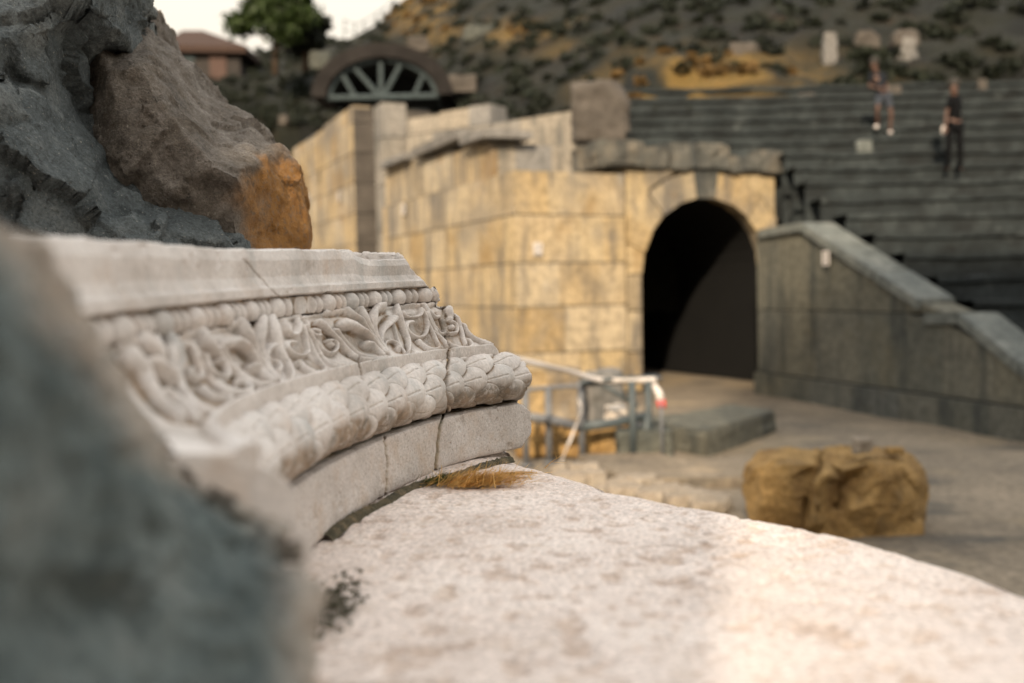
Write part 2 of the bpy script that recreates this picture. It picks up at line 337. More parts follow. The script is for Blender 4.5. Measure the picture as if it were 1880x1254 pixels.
def leaves(centres, radii, n, size, squash=.7, seed=1, shell=.55):
    r = np.random.default_rng(seed); V = np.zeros((n, 4, 3)); k = r.integers(0, len(centres), n)
    d = r.normal(size=(n, 3)); d /= np.linalg.norm(d, axis=1)[:, None]; rad = (shell + (1 - shell) * r.random(n)) * (1 + .15 * r.normal(size=n))
    c = np.array(centres)[k] + d * (np.array(radii)[k] * rad)[:, None] * np.array([1, 1, squash])
    a = r.normal(size=(n, 3)); a /= np.linalg.norm(a, axis=1)[:, None]; b = np.cross(a, r.normal(size=(n, 3))); b /= np.linalg.norm(b, axis=1)[:, None]
    s = size * (.6 + .8 * r.random(n))[:, None]
    V[:, 0] = c - a * s; V[:, 1] = c - b * s * .5; V[:, 2] = c + a * s; V[:, 3] = c + b * s * .5
    return V.reshape(-1, 3), np.arange(4 * n).reshape(n, 4)
def scrub():
    r = np.random.default_rng(3)
    C = []; Rr = []; CY = []; RY = []
    for _ in range(3000):
        i = r.integers(0, HP.shape[0]); j = r.integers(8, 150); p = HP[i, j]; qx, qy = proj(p)
        if qx < 230 or qx > 1950 or qy < -120: continue
        if 1180 < qx < 1500 and 140 < qy < 200: continue
        rr = r.uniform(.10, .42) * (.7 + p[1] / 60)
        if HG[i, j] > .35 and r.random() < .6: CY.append(p + [0, 0, rr * .1]); RY.append(rr * .6)
        elif r.random() < .75: C.append(p + [0, 0, rr * .2]); Rr.append(rr)
    V, Fc = leaves(C, Rr, 60000, .13, .6, 5, .3); o = mesh_obj('hillside_scrub', V, Fc, LEAFD, smooth=False); tag(o, 'dark green and brown scrub over the hillside', kind='stuff', cat='scrub')
    V, Fc = leaves(CY, RY, 7000, .12, .6, 6, .3); o = mesh_obj('dry_scrub', V, Fc, LEAFY, smooth=False); tag(o, 'golden dry grass tufts on the hillside', kind='stuff', cat='dry grass')
scrub()

# ---------------------------------------------------------------- masonry helper
def ashlar(mb, tones, A, B, z0, ztop, heights, nrm, thick=.6, wmin=.8, wmax=1.7, gap=.03, vgap=.002, seed=1, top_jit=.0, proud=.012):
    r = np.random.default_rng(seed); A = np.array(A[:2], float); B = np.array(B[:2], float); Lw = np.linalg.norm(B - A); d = (B - A) / Lw
    z = z0; k = 0
    while True:
        h = heights[k % len(heights)]; k += 1
        a = -r.uniform(0, wmax * .6) if k % 2 else 0.
        first = True
        while a < Lw - .05:
            wd = r.uniform(wmin, wmax); a0 = max(a, 0); a1 = min(a + wd, Lw)
            if Lw - a1 < .25: a1 = Lw
            zt = ztop((a0 + a1) / 2) if callable(ztop) else ztop
            if a1 - a0 > .12 and z < zt - .1:
                zz = min(z + h, zt) + (r.uniform(-top_jit, top_jit) if z + h >= zt else 0)
                n1 = r.uniform(0, proud)
                mb.wallbox(A, d, nrm, a0 + vgap / 2, a1 - vgap / 2, -thick, n1, z + gap / 2, zz - gap / 2); tones.append(r.random() * .78 if z + h < zt - .02 else .55 + .45 * r.random())
            a = a1 if a1 == Lw else a + wd
            if a1 == Lw: break
        z += h
        zm = max(ztop(q * Lw) for q in (0, .25, .5, .75, 1)) if callable(ztop) else ztop
        if z >= zm - .1: break
    # mortar core
def add_tones(o, tones, per=8):
    n = len(o.data.vertices); per = n // max(1, len(tones)); t = np.repeat(np.array(tones), per); t = np.pad(t, (0, n - len(t)), constant_values=.5); attr(o, 'tone', t)
def core(mb, A, B, z0, zt, nrm, thick=.55, inset=.03):
    A = np.array(A[:2], float); B = np.array(B[:2], float); L_ = np.linalg.norm(B - A); mb.wallbox(A, (B - A) / L_, nrm, .03, L_ - .03, -thick, -inset, z0, zt)

dL = np.array([-.41, .912]); nL = np.array([-.912, -.41]); dF = np.array([.914, .407]); nF = np.array([.407, -.914])
C = np.array([.11, 20.2]); TL = C + dL * 9.0; AR0 = C + dF * 2.55; E = C + dF * 6.5
def tower():
    t = thing('gate_tower', 'yellow ashlar block tower with a round-arched passage beside the seating', 'tower', (C[0], C[1], GZ))
    mb = MB(); tn = []
    ashlar(mb, tn, TL, C, GZ, 2.85, [.92, .95, .9, .98, .9], nL, seed=4)
    o = mb.build('side_wall', OCHRE, t); add_tones(o, tn)
    mb = MB(); core(mb, TL, C, GZ, 2.8, nL); core(mb, C, AR0, GZ, 2.8, nF)
    mb.hexa([(TL[0] + .3, TL[1], 2.2), (C[0] + .3, C[1] + .5, 2.2), (AR0[0], AR0[1] + .6, 2.2), (AR0[0] + 1, AR0[1] + 8, 2.2), (TL[0] + .3, TL[1], 2.75), (C[0] + .3, C[1] + .5, 2.75), (AR0[0], AR0[1] + .6, 2.75), (AR0[0] + 1, AR0[1] + 8, 2.75)])
    mb.build('wall_core', GREYST, t)
    mb = MB(); tn = []
    ashlar(mb, tn, C, AR0, GZ, 2.88, [.92, .95, .9, .98, .9], nF, seed=9, wmin=.7, wmax=1.5)
    o = mb.build('front_wall', OCHRE, t); add_tones(o, tn)
    # upper course along the left face and its grey return
    A = C + dL * 1.5 - nL * .3; mb = MB(); tn = []
    ashlar(mb, tn, TL - nL * .1, A + nL * .15, 2.87, lambda a: 4.05 - a * .055 if a > 2.5 else 3.95, [1.2], nL, thick=1.2, seed=12, top_jit=.05, wmin=1.2, wmax=2.2)
    o = mb.build('upper_course', OCHRE, t); add_tones(o, tn)
    mb = MB(); tn = []; ashlar(mb, tn, A, A + dF * 1.7, 2.78, 3.62, [.9], nF, thick=1.5, seed=13, wmin=.8, wmax=.9)
    o = mb.build('end_block', GREYST, t); add_tones(o, tn)
    mb = MB()
    for a0, a1, z in ((.3, 2.4, 4.0), (3.0, 6.2, 3.98), (6.4, 7.8, 3.78)): mb.wallbox(TL, -dL, nL, a0, a1, -1.0, .14, z - .12, z + .1, .03)
    mb.build('coping', GREYST, t, bevel=.02)
    # arch wall
    la = 2.6; L_ = 6.5; r0 = 1.66; zs = .72; c0 = 4.60   # springing z and centre along dF
    r1 = 2.30; ztop = 2.95
    mb = MB(); tn = []
    nv = 11
    for k in [q_ for q_ in range(nv) if q_ != nv // 2] + [nv // 2]:
        if k == nv // 2:
            o = mb.build('arch_ring', OCHRE, t); add_tones(o, tn); mb = MB(); tn = []
        a0 = math.pi * (k + .01) / nv; a1 = math.pi * (k + .99) / nv
        ro = r1 + (.28 if k == nv // 2 else random.uniform(-.05, .08))
        pts = []
        for n_ in (.07 if k % 2 else .04, -.30):
            for (rr, aa) in ((r0, a0), (ro, a0), (ro, a1), (r0, a1)):
                s_ = c0 - math.cos(aa) * rr; z = zs + math.sin(aa) * rr; s_ = max(la, min(L_, s_))
                pts.append((C[0] + dF[0] * s_ + nF[0] * n_, C[1] + dF[1] * s_ + nF[1] * n_, min(z, ztop + .25)))
        mb.hexa(pts); tn.append(random.random() if k != nv // 2 else .3)
    o = mb.build('keystone', CORNST, t); add_tones(o, [.0])
    for s0, s1 in ((la, c0 - r0), (c0 + r0, L_)):
        mb = MB(); tn = []; ashlar(mb, tn, C + dF * s0, C + dF * s1, GZ, zs, [.85, .88, .83], nF, thick=.30, seed=15, wmin=.6, wmax=1.0); o = mb.build('arch_pier', OCHRE, t); add_tones(o, tn)
    mb = MB(); tn = []
    for sgn in (-1, 1):   # spandrels
        seg = 10
        for k in range(seg):
            q0 = c0 + sgn * 2.3 * k / seg; q1 = c0 + sgn * 2.3 * (k + 1) / seg; q0, q1 = min(q0, q1), max(q0, q1); q0 = max(q0, la); q1 = min(q1, L_)
            if q1 - q0 < .02: continue
            zz = [zs + math.sqrt(max(0, r1 ** 2 - (q - c0) ** 2)) for q in (q0, q1)]
            f = [(q0, 0, zz[0]), (q1, 0, zz[1]), (q1, -1.1, zz[1]), (q0, -1.1, zz[0])]
            mb.hexa([(C[0] + dF[0] * s_ + nF[0] * n_, C[1] + dF[1] * s_ + nF[1] * n_, min(z, 2.9)) for s_, n_, z in f] + [(C[0] + dF[0] * s_ + nF[0] * n_, C[1] + dF[1] * s_ + nF[1] * n_, 3.0) for s_, n_, z in f]); tn.append(.35)
    o = mb.build('spandrel', OCHRE, t); add_tones(o, tn)
    # barrel vault going back, closed
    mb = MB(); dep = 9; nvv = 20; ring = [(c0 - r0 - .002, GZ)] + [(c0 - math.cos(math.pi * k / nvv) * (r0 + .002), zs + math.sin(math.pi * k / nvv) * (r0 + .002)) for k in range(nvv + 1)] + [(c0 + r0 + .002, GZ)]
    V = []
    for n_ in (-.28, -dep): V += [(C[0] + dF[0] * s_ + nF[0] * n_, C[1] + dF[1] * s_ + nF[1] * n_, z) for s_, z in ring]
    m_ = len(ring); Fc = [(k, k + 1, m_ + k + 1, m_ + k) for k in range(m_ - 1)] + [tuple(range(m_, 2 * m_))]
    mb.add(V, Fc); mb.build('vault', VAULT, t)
    # weathered cornice over the arch
    mb = MB()
    s_ = 1.9; k = 0
    while s_ < 7.1:
        wd = random.uniform(.5, 1.1); h = 3.42 + random.uniform(-.08, .22) - max(0, s_ - 4.5) * .05 + (.12 if s_ < 2.6 else 0)
        mb.wallbox(C, dF, nF, s_, s_ + wd - .02, -1.2, .16 + random.uniform(-.05, .05), 2.97, h, .04); s_ += wd; k += 1
    mb.build('cornice', CORNST, t, bevel=.03, sub=3, disp=.05, dscale=2.2)
    mb = MB()
    for (px, py, q) in ((985, 457, -nF), (744, 384, -nL)):
        pass
    return t
tower()

def number_plate(px, py, y, nrm, size, mark, label, w_=None):
    c = W(px, py, y); n = np.array([nrm[0], nrm[1], 0.]); d = np.array([-n[1], n[0], 0.]);
    if d[0] < 0: d = -d
    t = thing('number_plate', label, 'number plate', c, 'white number plates on the masonry')
    c = c + n * .05; h = size; wv = w_ or size * .75; mb = MB()
    q = []
    for nn in (0, .015):
        for a, b in ((-wv, -h), (wv, -h), (wv, h), (-wv, h)): q.append(c + d * a + n * nn + np.array([0, 0, b]))
    mb.hexa(q); mb.build('panel', WHITE, t)
    mb = MB()
    for (a0, b0, a1, b1) in mark:
        q = []
        for nn in (.017, .021):
            for a, b in ((a0, b0), (a1, b0), (a1, b1), (a0, b1)): q.append(c + d * a * wv + n * nn + np.array([0, 0, b * h]))
        mb.hexa(q)
    mb.build('marking', INK, t)
two = [(-.5, .5, .5, .7), (.3, 0, .5, .5), (-.5, -.1, .5, .1), (-.5, -.6, -.3, -.1), (-.5, -.75, .5, -.6)]
four = [(-.5, -.05, -.28, .7), (-.28, -.05, .5, .15), (.12, -.75, .34, .5)]
three = [(-.5, .5, .5, .7), (.3, -.7, .5, .5), (-.3, -.1, .3, .1), (-.5, -.75, .5, -.55)]

def rayplane(px, py, A, n):
    p = W(px, py, 1.); o_ = np.array([0, 0, CZ]); d = p - o_; k = ((A[0]) * n[0] + (A[1]) * n[1]) / (d[0] * n[0] + d[1] * n[1]); return o_ + d * k
yy = rayplane(985, 457, C, nF)[1]; number_plate(985, 457, yy - .03, nF, .12, two, 'white number plate low on the front of the gate tower near its corner')
yy = rayplane(744, 384, C, nL)[1]; number_plate(744, 384, yy - .08, nL, .14, four, 'white number plate under the upper course on the left face of the gate tower')

def back_buildings():
    # left bastion
    P0 = W(647, 196, 31.5); Cb = P0[:2]; A = Cb + dL * 9; Bb = Cb + dF * 2.6
    t = thing('stone_bastion', 'tall yellow stone bastion behind the brown rock, left of the gate tower', 'bastion', (Cb[0], Cb[1], GZ))
    mb = MB(); tn = []; ashlar(mb, tn, A, Cb, GZ, lambda a: 6.28 if a > 6 else 6.15, [.95], nL, seed=21, wmin=.9, wmax=1.6, top_jit=.06)
    o = mb.build('side_wall', OCHRE, t); add_tones(o, tn)
    mb = MB(); tn = []; ashlar(mb, tn, Cb, Bb, GZ, 6.25, [.95], nF, seed=22, wmin=.7, wmax=1.3)
    o = mb.build('front_wall', DULL, t); add_tones(o, tn)  # darker stone than the side wall, standing in for this face's shade
    mb = MB(); core(mb, A, Cb, GZ, 6.2, nL); core(mb, Cb, Bb, GZ, 6.2, nF)
    q = [A, Cb - nF * .3, Bb, Bb - nF * 6]; mb.hexa([(a[0], a[1], 5.6) for a in q] + [(a[0], a[1], 6.1) for a in q]); mb.build('wall_core', GREYST, t)
    for px, py, m in ((570, 364, two), (624, 361, three)):
        yy = rayplane(px, py, Cb, nL)[1]; number_plate(px, py, yy - .1, nL, .15, m, 'white number plate on the stone bastion, ' + ('nearest the brown rock' if px < 600 else 'nearest the bastion corner'))
    # wall behind the tower
    for (px0, px1, py, y0, y1, m, lb) in ((700, 745, 188, 29.5, 29.8, GREYST, 'narrow upright stone pier between bastion and gate tower'),
                                        (747, 900, 204, 29.3, 27.6, GREYST, 'grey slab wall standing behind the tower coping'),
                                        (905, 1062, 212, 27.0, 25.2, GREYST, 'stained grey and yellow wall behind the tower, right of the slab wall')):
        a = W(px0, py, y0); b = W(px1, py + (6 if px0 > 900 else 0), y1); d = (b - a)[:2]; d /= np.linalg.norm(d); n = np.array([d[1], -d[0]])
        t = thing('ruined_wall', lb, 'ruined wall', (a[0], a[1], GZ)); mb = MB(); tn = []
        ashlar(mb, tn, a, b, GZ, float(a[2] + b[2]) / 2, [1.4, 1.3], n, thick=.8, seed=int(px0), wmin=1., wmax=1.6, top_jit=.07)
        o = mb.build('masonry', m, t); add_tones(o, tn); mb = MB(); core(mb, a, b, GZ, float(min(a[2], b[2])) - .2, n, .7, .05); mb.build('wall_core', GREYST, t)
back_buildings()

# ---------------------------------------------------------------- right retaining wall with sloping coping
W0 = np.array([5.12, 20.7]); W1 = np.array([7.7, 12.0])
def wall_pt(px):
    k = (px - 940) / FPX; d = W1 - W0; s = (k * W0[1] - W0[0]) / (d[0] - k * d[1]); return W0 + d * s
def side_wall():
    t = thing('retaining_wall', 'dark weathered retaining wall stepping down beside the stone seating', 'retaining wall', (W0[0], W0[1], GZ))
    d = W1 - W0; Lw = np.linalg.norm(d); d /= Lw; n = np.array([d[1], -d[0]]);
    if n[0] > 0: n = -n
    prof = [(1397, 424), (1475, 410), (1692, 551), (1700, 578), (1764, 576), (1880, 668), (1960, 730)]
    Z = []
    for px, py in prof:
        p = wall_pt(px); Z.append((np.linalg.norm(p - W0), W(px, py, p[1])[2]))
    ss = [a for a, _ in Z]; zz = [b for _, b in Z]
    zt = lambda a: float(np.interp(a, ss, zz)) - .12
    mb = MB(); tn = []; zc = W(1560, 573, wall_pt(1560)[1])[2]
    z = [GZ + .02, -.95 - .25, zc - .02, 5]
    # lower big slabs, sloping parts cut as trapezoids
    cuts = [0, .8, 2.0, 3.4, 4.6, 5.5, 6.6, 7.8, Lw]
    for c0_, c1_ in zip(cuts[:-1], cuts[1:]):
        for (za, zb, pr) in ((GZ - .1, GZ + .42, .10), (GZ + .45, min(zc, 9), 0.), (zc + .02, 9, -.02)):
            a0, a1 = c0_ + .004, c1_ - .004; t0, t1 = min(zb, zt(a0)), min(zb, zt(a1))
            if max(t0, t1) <= za + .03: continue
            t0 = max(t0, za + .01); t1 = max(t1, za + .01)
            q = []
            for (za_, zb_) in ((za, za), (t0, t1)):
                for s_, nn, z_ in ((a0, pr, za_), (a1, pr, zb_), (a1, -.6, zb_), (a0, -.6, za_)):
                    q.append((W0[0] + d[0] * s_ + n[0] * nn, W0[1] + d[1] * s_ + n[1] * nn, z_))
            mb.hexa(q); tn.append(random.random())
    # return at the arch end
    mb.wallbox(W0, -d * 0 + np.array([.31, .95]), np.array([-.95, .31]), -.0, 2.2, -.6, 0, GZ, 1.45); tn.append(.2)
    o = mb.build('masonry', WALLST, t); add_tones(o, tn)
    mb = MB()
    for (i0, i1) in ((0, 1), (1, 2), (3, 4), (4, 5), (5, 6)):
        (a0, z0_), (a1, z1_) = Z[i0], Z[i1]; q = []; nseg = max(1, int((a1 - a0) / 1.0)) if i0 in (1, 4, 5) else 1
        for k in range(nseg):
            b0 = a0 + (a1 - a0) * k / nseg + .01; b1 = a0 + (a1 - a0) * (k + 1) / nseg - .01; y0 = z0_ + (z1_ - z0_) * k / nseg; y1 = z0_ + (z1_ - z0_) * (k + 1) / nseg
            q = []
            for dz in (-.16, 0.02):
                for s_, nn, z_ in ((b0, .07, y0), (b1, .07, y1), (b1, -.68, y1), (b0, -.68, y0)): q.append((W0[0] + d[0] * s_ + n[0] * nn, W0[1] + d[1] * s_ + n[1] * nn, z_ + dz))
            mb.hexa(q)
    mb.build('coping', COPING, t, bevel=.02)
    y_ = rayplane(1521, 474, W0, n)[1]; number_plate(1521, 474, y_ - .03, n, .13, three, 'white number plate on the shaded retaining wall right of the arch')
side_wall()

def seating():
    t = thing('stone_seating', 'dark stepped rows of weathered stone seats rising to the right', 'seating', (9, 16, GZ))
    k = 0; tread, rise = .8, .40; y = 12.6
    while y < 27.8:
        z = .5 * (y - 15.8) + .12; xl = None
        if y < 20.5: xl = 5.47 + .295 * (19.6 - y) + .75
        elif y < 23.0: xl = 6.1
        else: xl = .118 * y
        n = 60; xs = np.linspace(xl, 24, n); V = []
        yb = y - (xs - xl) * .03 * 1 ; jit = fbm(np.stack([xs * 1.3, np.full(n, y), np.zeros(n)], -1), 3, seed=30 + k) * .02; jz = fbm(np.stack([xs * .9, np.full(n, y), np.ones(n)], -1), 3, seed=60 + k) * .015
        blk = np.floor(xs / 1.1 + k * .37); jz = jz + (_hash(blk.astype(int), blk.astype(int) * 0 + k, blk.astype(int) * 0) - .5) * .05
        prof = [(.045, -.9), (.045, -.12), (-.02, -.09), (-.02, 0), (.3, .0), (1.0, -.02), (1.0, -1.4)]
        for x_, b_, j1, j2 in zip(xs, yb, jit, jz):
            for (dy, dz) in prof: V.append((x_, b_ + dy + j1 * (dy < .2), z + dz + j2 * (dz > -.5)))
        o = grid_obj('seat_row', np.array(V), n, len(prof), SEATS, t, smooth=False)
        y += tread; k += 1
    # tumbled pale fragments on rows are things of their own
seating()

# ---------------------------------------------------------------- rocks
def remesh(V, Fc, vox):
    me = bpy.data.meshes.new('tmp'); me.from_pydata([tuple(v) for v in V], [], Fc); me.update()
    bm = bmesh.new(); bm.from_mesh(me); bmesh.ops.recalc_face_normals(bm, faces=bm.faces); bm.to_mesh(me); bm.free()
    o = bpy.data.objects.new('tmp', me); link(o); md = o.modifiers.new('r', 'REMESH'); md.mode = 'VOXEL'; md.voxel_size = vox
    dg = bpy.context.evaluated_depsgraph_get(); me2 = bpy.data.meshes.new_from_object(o.evaluated_get(dg)); bpy.data.objects.remove(o)
    return me2
def rock_mesh(me, mat, name, parent=None, amp=.03, sc=4., seed=1, amp2=.008, fac=.03, fsc=6., label=None, cat=None, dirt_shading_fn=None):
    n = len(me.vertices); co = np.zeros(n * 3); me.vertices.foreach_get('co', co); P = co.reshape(-1, 3)
    nr = np.zeros(n * 3); me.vertices.foreach_get('normal', nr); N_ = nr.reshape(-1, 3)
    d = fbm(P * sc, 4, seed=seed) * amp + fbm(P * sc * 6, 5, gain=.6, seed=seed + 50) * amp2
    wv = P + np.stack([fbm(P * 9, 3, seed=seed + q) for q in (1, 2, 3)], -1) * .03
    if fac: d = d + facets(wv * fsc, seed + 5) * fac + facets(wv * fsc * 2.7, seed + 25) * fac * .4
    d -= np.clip(fbm(wv * fsc * .7, 3, seed=seed + 80, ridged=True) - .86, 0, 1) * fac * 2
    P2 = P + N_ * d[:, None]
    base = np.array([P2[:, 0].mean(), P2[:, 1].mean(), P2[:, 2].min()])
    if parent is not None: base = np.array(parent['_b'])
    me.vertices.foreach_set('co', (P2 - base).ravel()); me.update()
    me.polygons.foreach_set('use_smooth', [True] * len(me.polygons)); me.materials.clear(); me.materials.append(mat)
    o = link(bpy.data.objects.new(name, me))
    if parent is None: o.location = base
    else: o.parent = parent
    if dirt_shading_fn is not None: attr(o, 'dirt_shading', dirt_shading_fn(P2))
    if label: tag(o, label, cat)
    return o
def traced_rock(outline, inner, thick, shrink=.75, bulge=.0, radial=.4):
    """outline and inner are (px, py, depth) along the real rock face; the rock is closed behind with its own thickness"""
    pts = outline + inner; n = len(outline)
    vs, es, fs, *_ = delaunay_2d_cdt([Vector((p[0], p[1])) for p in pts], [(i, (i + 1) % n) for i in range(n)], [], 1, 1e-4)
    V = [W(*p) for p in pts]; Fc = [tuple(f) for f in fs]
    # cdt keeps the input order for distinct points
    c = np.mean([V[i] for i in range(n)], 0); bk = []
    for i in range(n):
        q = c + (V[i] - c) * np.array([1, 1, 1.]); b = c + (q - c) * shrink; b = b + np.array([0, thick, 0]) + (c - c); b[0] += b[0] / b[1] * thick * radial; b[2] += (b[2] - CZ) / b[1] * thick * radial; bk.append(b)
    mid = []
    for i in range(n): mid.append(V[i] * .5 + bk[i] * .5 + (V[i] - c) * bulge)
    N0 = len(V); V = V + mid + bk
    for i in range(n):
        j = (i + 1) % n; Fc.append((i, j, N0 + j, N0 + i)); Fc.append((N0 + i, N0 + j, N0 + n + j, N0 + n + i))
    Fc.append(tuple(N0 + n + i for i in range(n)))
    return V, Fc

def left_rocks():
    out = [(205, -90), (226, 0), (252, 40), (292, 76), (340, 107), (361, 121), (375, 165), (402, 190), (445, 206), (470, 222), (500, 264), (519, 263), (545, 300), (556, 350), (565, 400), (568, 440), (560, 475), (556, 640), (430, 660), (250, 660), (80, 640), (40, 300), (60, 50), (100, -90)]
    dp = [2.95] * 9 + [2.92, 2.88, 2.86, 2.84, 2.83, 2.82, 2.80, 2.80, 2.78, 2.7, 2.7, 2.75, 2.75, 2.85, 2.9]
    inner = [(282, 100, 2.66), (262, 125, 2.56), (300, 190, 2.50), (345, 255, 2.47), (395, 305, 2.46), (436, 326, 2.46), (462, 304, 2.56), (505, 272, 2.76), (446, 350, 2.50), (432, 400, 2.50), (440, 465, 2.52),
             (200, 130, 2.54), (220, 220, 2.50), (250, 300, 2.48), (320, 345, 2.48), (370, 400, 2.50), (190, 340, 2.52), (520, 350, 2.74), (510, 430, 2.70), (300, 480, 2.56), (150, 50, 2.64), (380, 340, 2.50), (330, 130, 2.80), (400, 235, 2.74), (455, 250, 2.76)]
    V, Fc = traced_rock([(p[0], p[1], d) for p, d in zip(out, dp)], inner, .6)
    def df(P):
        qx, qy = proj(P); m = smooth01((qx - 436 - (qy - 400) * -.02 + fbm(P * 14, 4, seed=4) * 40 + 20) / 80) * smooth01((qy - 262 + fbm(P * 9, 3, seed=2) * 40 - (520 - qx) * .45) / 40)
        return m * 1.0
    o = rock_mesh(remesh(V, Fc, .009), BROWN, 'rock', amp=.012, sc=5, seed=3, amp2=.0075, fac=.014, fsc=7, dirt_shading_fn=df, label='brown boulder with an orange broken end, behind the carved cornice', cat='boulder')
    out = [(-420, -120), (-100, -120), (120, -120), (222, -100), (222, 0), (228, 62), (220, 82), (190, 78), (152, 104), (138, 150), (150, 205), (200, 300), (262, 350), (330, 392), (400, 422), (436, 436), (441, 474), (440, 640), (200, 680), (-420, 680)]
    dp = [2.5, 2.5, 2.5, 2.52, 2.54, 2.54, 2.54, 2.53, 2.52, 2.5, 2.5, 2.5, 2.5, 2.5, 2.52, 2.53, 2.52, 2.5, 2.3, 2.2]
    inner = [(180, 20, 2.42), (100, 40, 2.30), (110, 100, 2.36), (20, 60, 2.25), (-80, 150, 2.15), (60, 160, 2.32), (30, 240, 2.22), (110, 230, 2.36), (120, 310, 2.28), (60, 340, 2.2), (190, 370, 2.34), (260, 420, 2.36), (150, 440, 2.24), (350, 440, 2.42), (40, 440, 2.15), (-200, 350, 2.05), (-250, 0, 2.2), (380, 470, 2.44), (250, 480, 2.32), (100, 500, 2.15), (200, 250, 2.49), (10, 140, 2.31)]
    V, Fc = traced_rock([(p[0], p[1], d) for p, d in zip(out, dp)], inner, .55)
    rock_mesh(remesh(V, Fc, .009), DARK, 'rock', amp=.02, sc=4, seed=23, amp2=.012, fac=.050, fsc=3.6, label='large dark slate-grey rock with rough broken faces filling the upper left', cat='boulder')
    out = [(-900, 250), (-300, 330), (0, 395), (62, 440), (105, 510), (150, 598), (225, 668), (285, 760), (340, 852), (430, 902), (505, 942), (572, 992), (596, 1060), (602, 1254), (606, 1500), (606, 1750), (-900, 1750)]
    dp = [.5, .55, .62, .68, .72, .76, .80, .84, .88, .90, .90, .88, .80, .72, .66, .62, .42]
    inner = [(-100, 560, .52), (60, 600, .60), (150, 750, .64), (0, 900, .52), (250, 900, .68), (150, 1100, .56), (400, 1000, .76), (350, 1200, .62), (500, 1080, .76), (500, 1300, .64), (100, 1400, .48), (400, 1550, .55), (-400, 900, .45)]
    V, Fc = traced_rock([(p[0] - 2, p[1], d) for p, d in zip(out, dp)], inner, .10, .62, radial=1.)
    def dn(P):
        qx, qy = proj(P); xe = np.interp(qy, [400, 500, 600, 670, 760, 850, 900, 940, 990, 1060, 1254], [10, 105, 150, 225, 285, 340, 430, 505, 572, 596, 602]); return smooth01((qx - xe + 130) / 130) * .75  # paler towards the edge: light catching the rim, painted into the colour
    rock_mesh(remesh(V, Fc, .006), NEAR, 'rock', amp=.012, sc=9, seed=43, amp2=.006, fac=.018, fsc=11, dirt_shading_fn=dn, label='blurred blue-grey rock close to the camera in the lower left corner', cat='boulder')
left_rocks()

def blob_rock(name, c, size, mat, label, cat, seed=1, vox=None, amp=.12, fac=.1, group=None, rot=0., cuts=8, parent=None):
    """boulder: a box hull cut by random planes, remeshed and roughened"""
    r = np.random.default_rng(seed); bm = bmesh.new(); bmesh.ops.create_cube(bm, size=2)
    for k in range(cuts):
        d = Vector(r.normal(size=3)).normalized(); d.z = abs(d.z) * .8 if k % 3 else d.z * .3; d.normalize()
        p = d * r.uniform(.80, 1.05) * (abs(d.x) + abs(d.y) + abs(d.z)) * .82
        g = bmesh.ops.bisect_plane(bm, geom=bm.verts[:] + bm.edges[:] + bm.faces[:], plane_co=p, plane_no=d, clear_outer=True)
        bmesh.ops.contextual_create(bm, geom=[e for e in g['geom_cut'] if isinstance(e, bmesh.types.BMEdge)])
    V = np.array([v.co[:] for v in bm.verts]) * np.array(size) / 2; V[:, 2] += size[2] / 2; cr, sr = math.cos(rot), math.sin(rot)
    V = V @ np.array([[cr, sr, 0], [-sr, cr, 0], [0, 0, 1]]) + np.array(c); Fc = [tuple(v.index for v in f.verts) for f in bm.faces]; bm.free()
    m = min(size); o = rock_mesh(remesh(V, Fc, vox or m / 22), mat, name, amp=amp * m, sc=1.3 / m, seed=seed, amp2=amp * m * .25, fac=fac * m, fsc=1.6 / m, label=label, cat=cat, parent=parent)
    if group: o['group'] = group
    return o

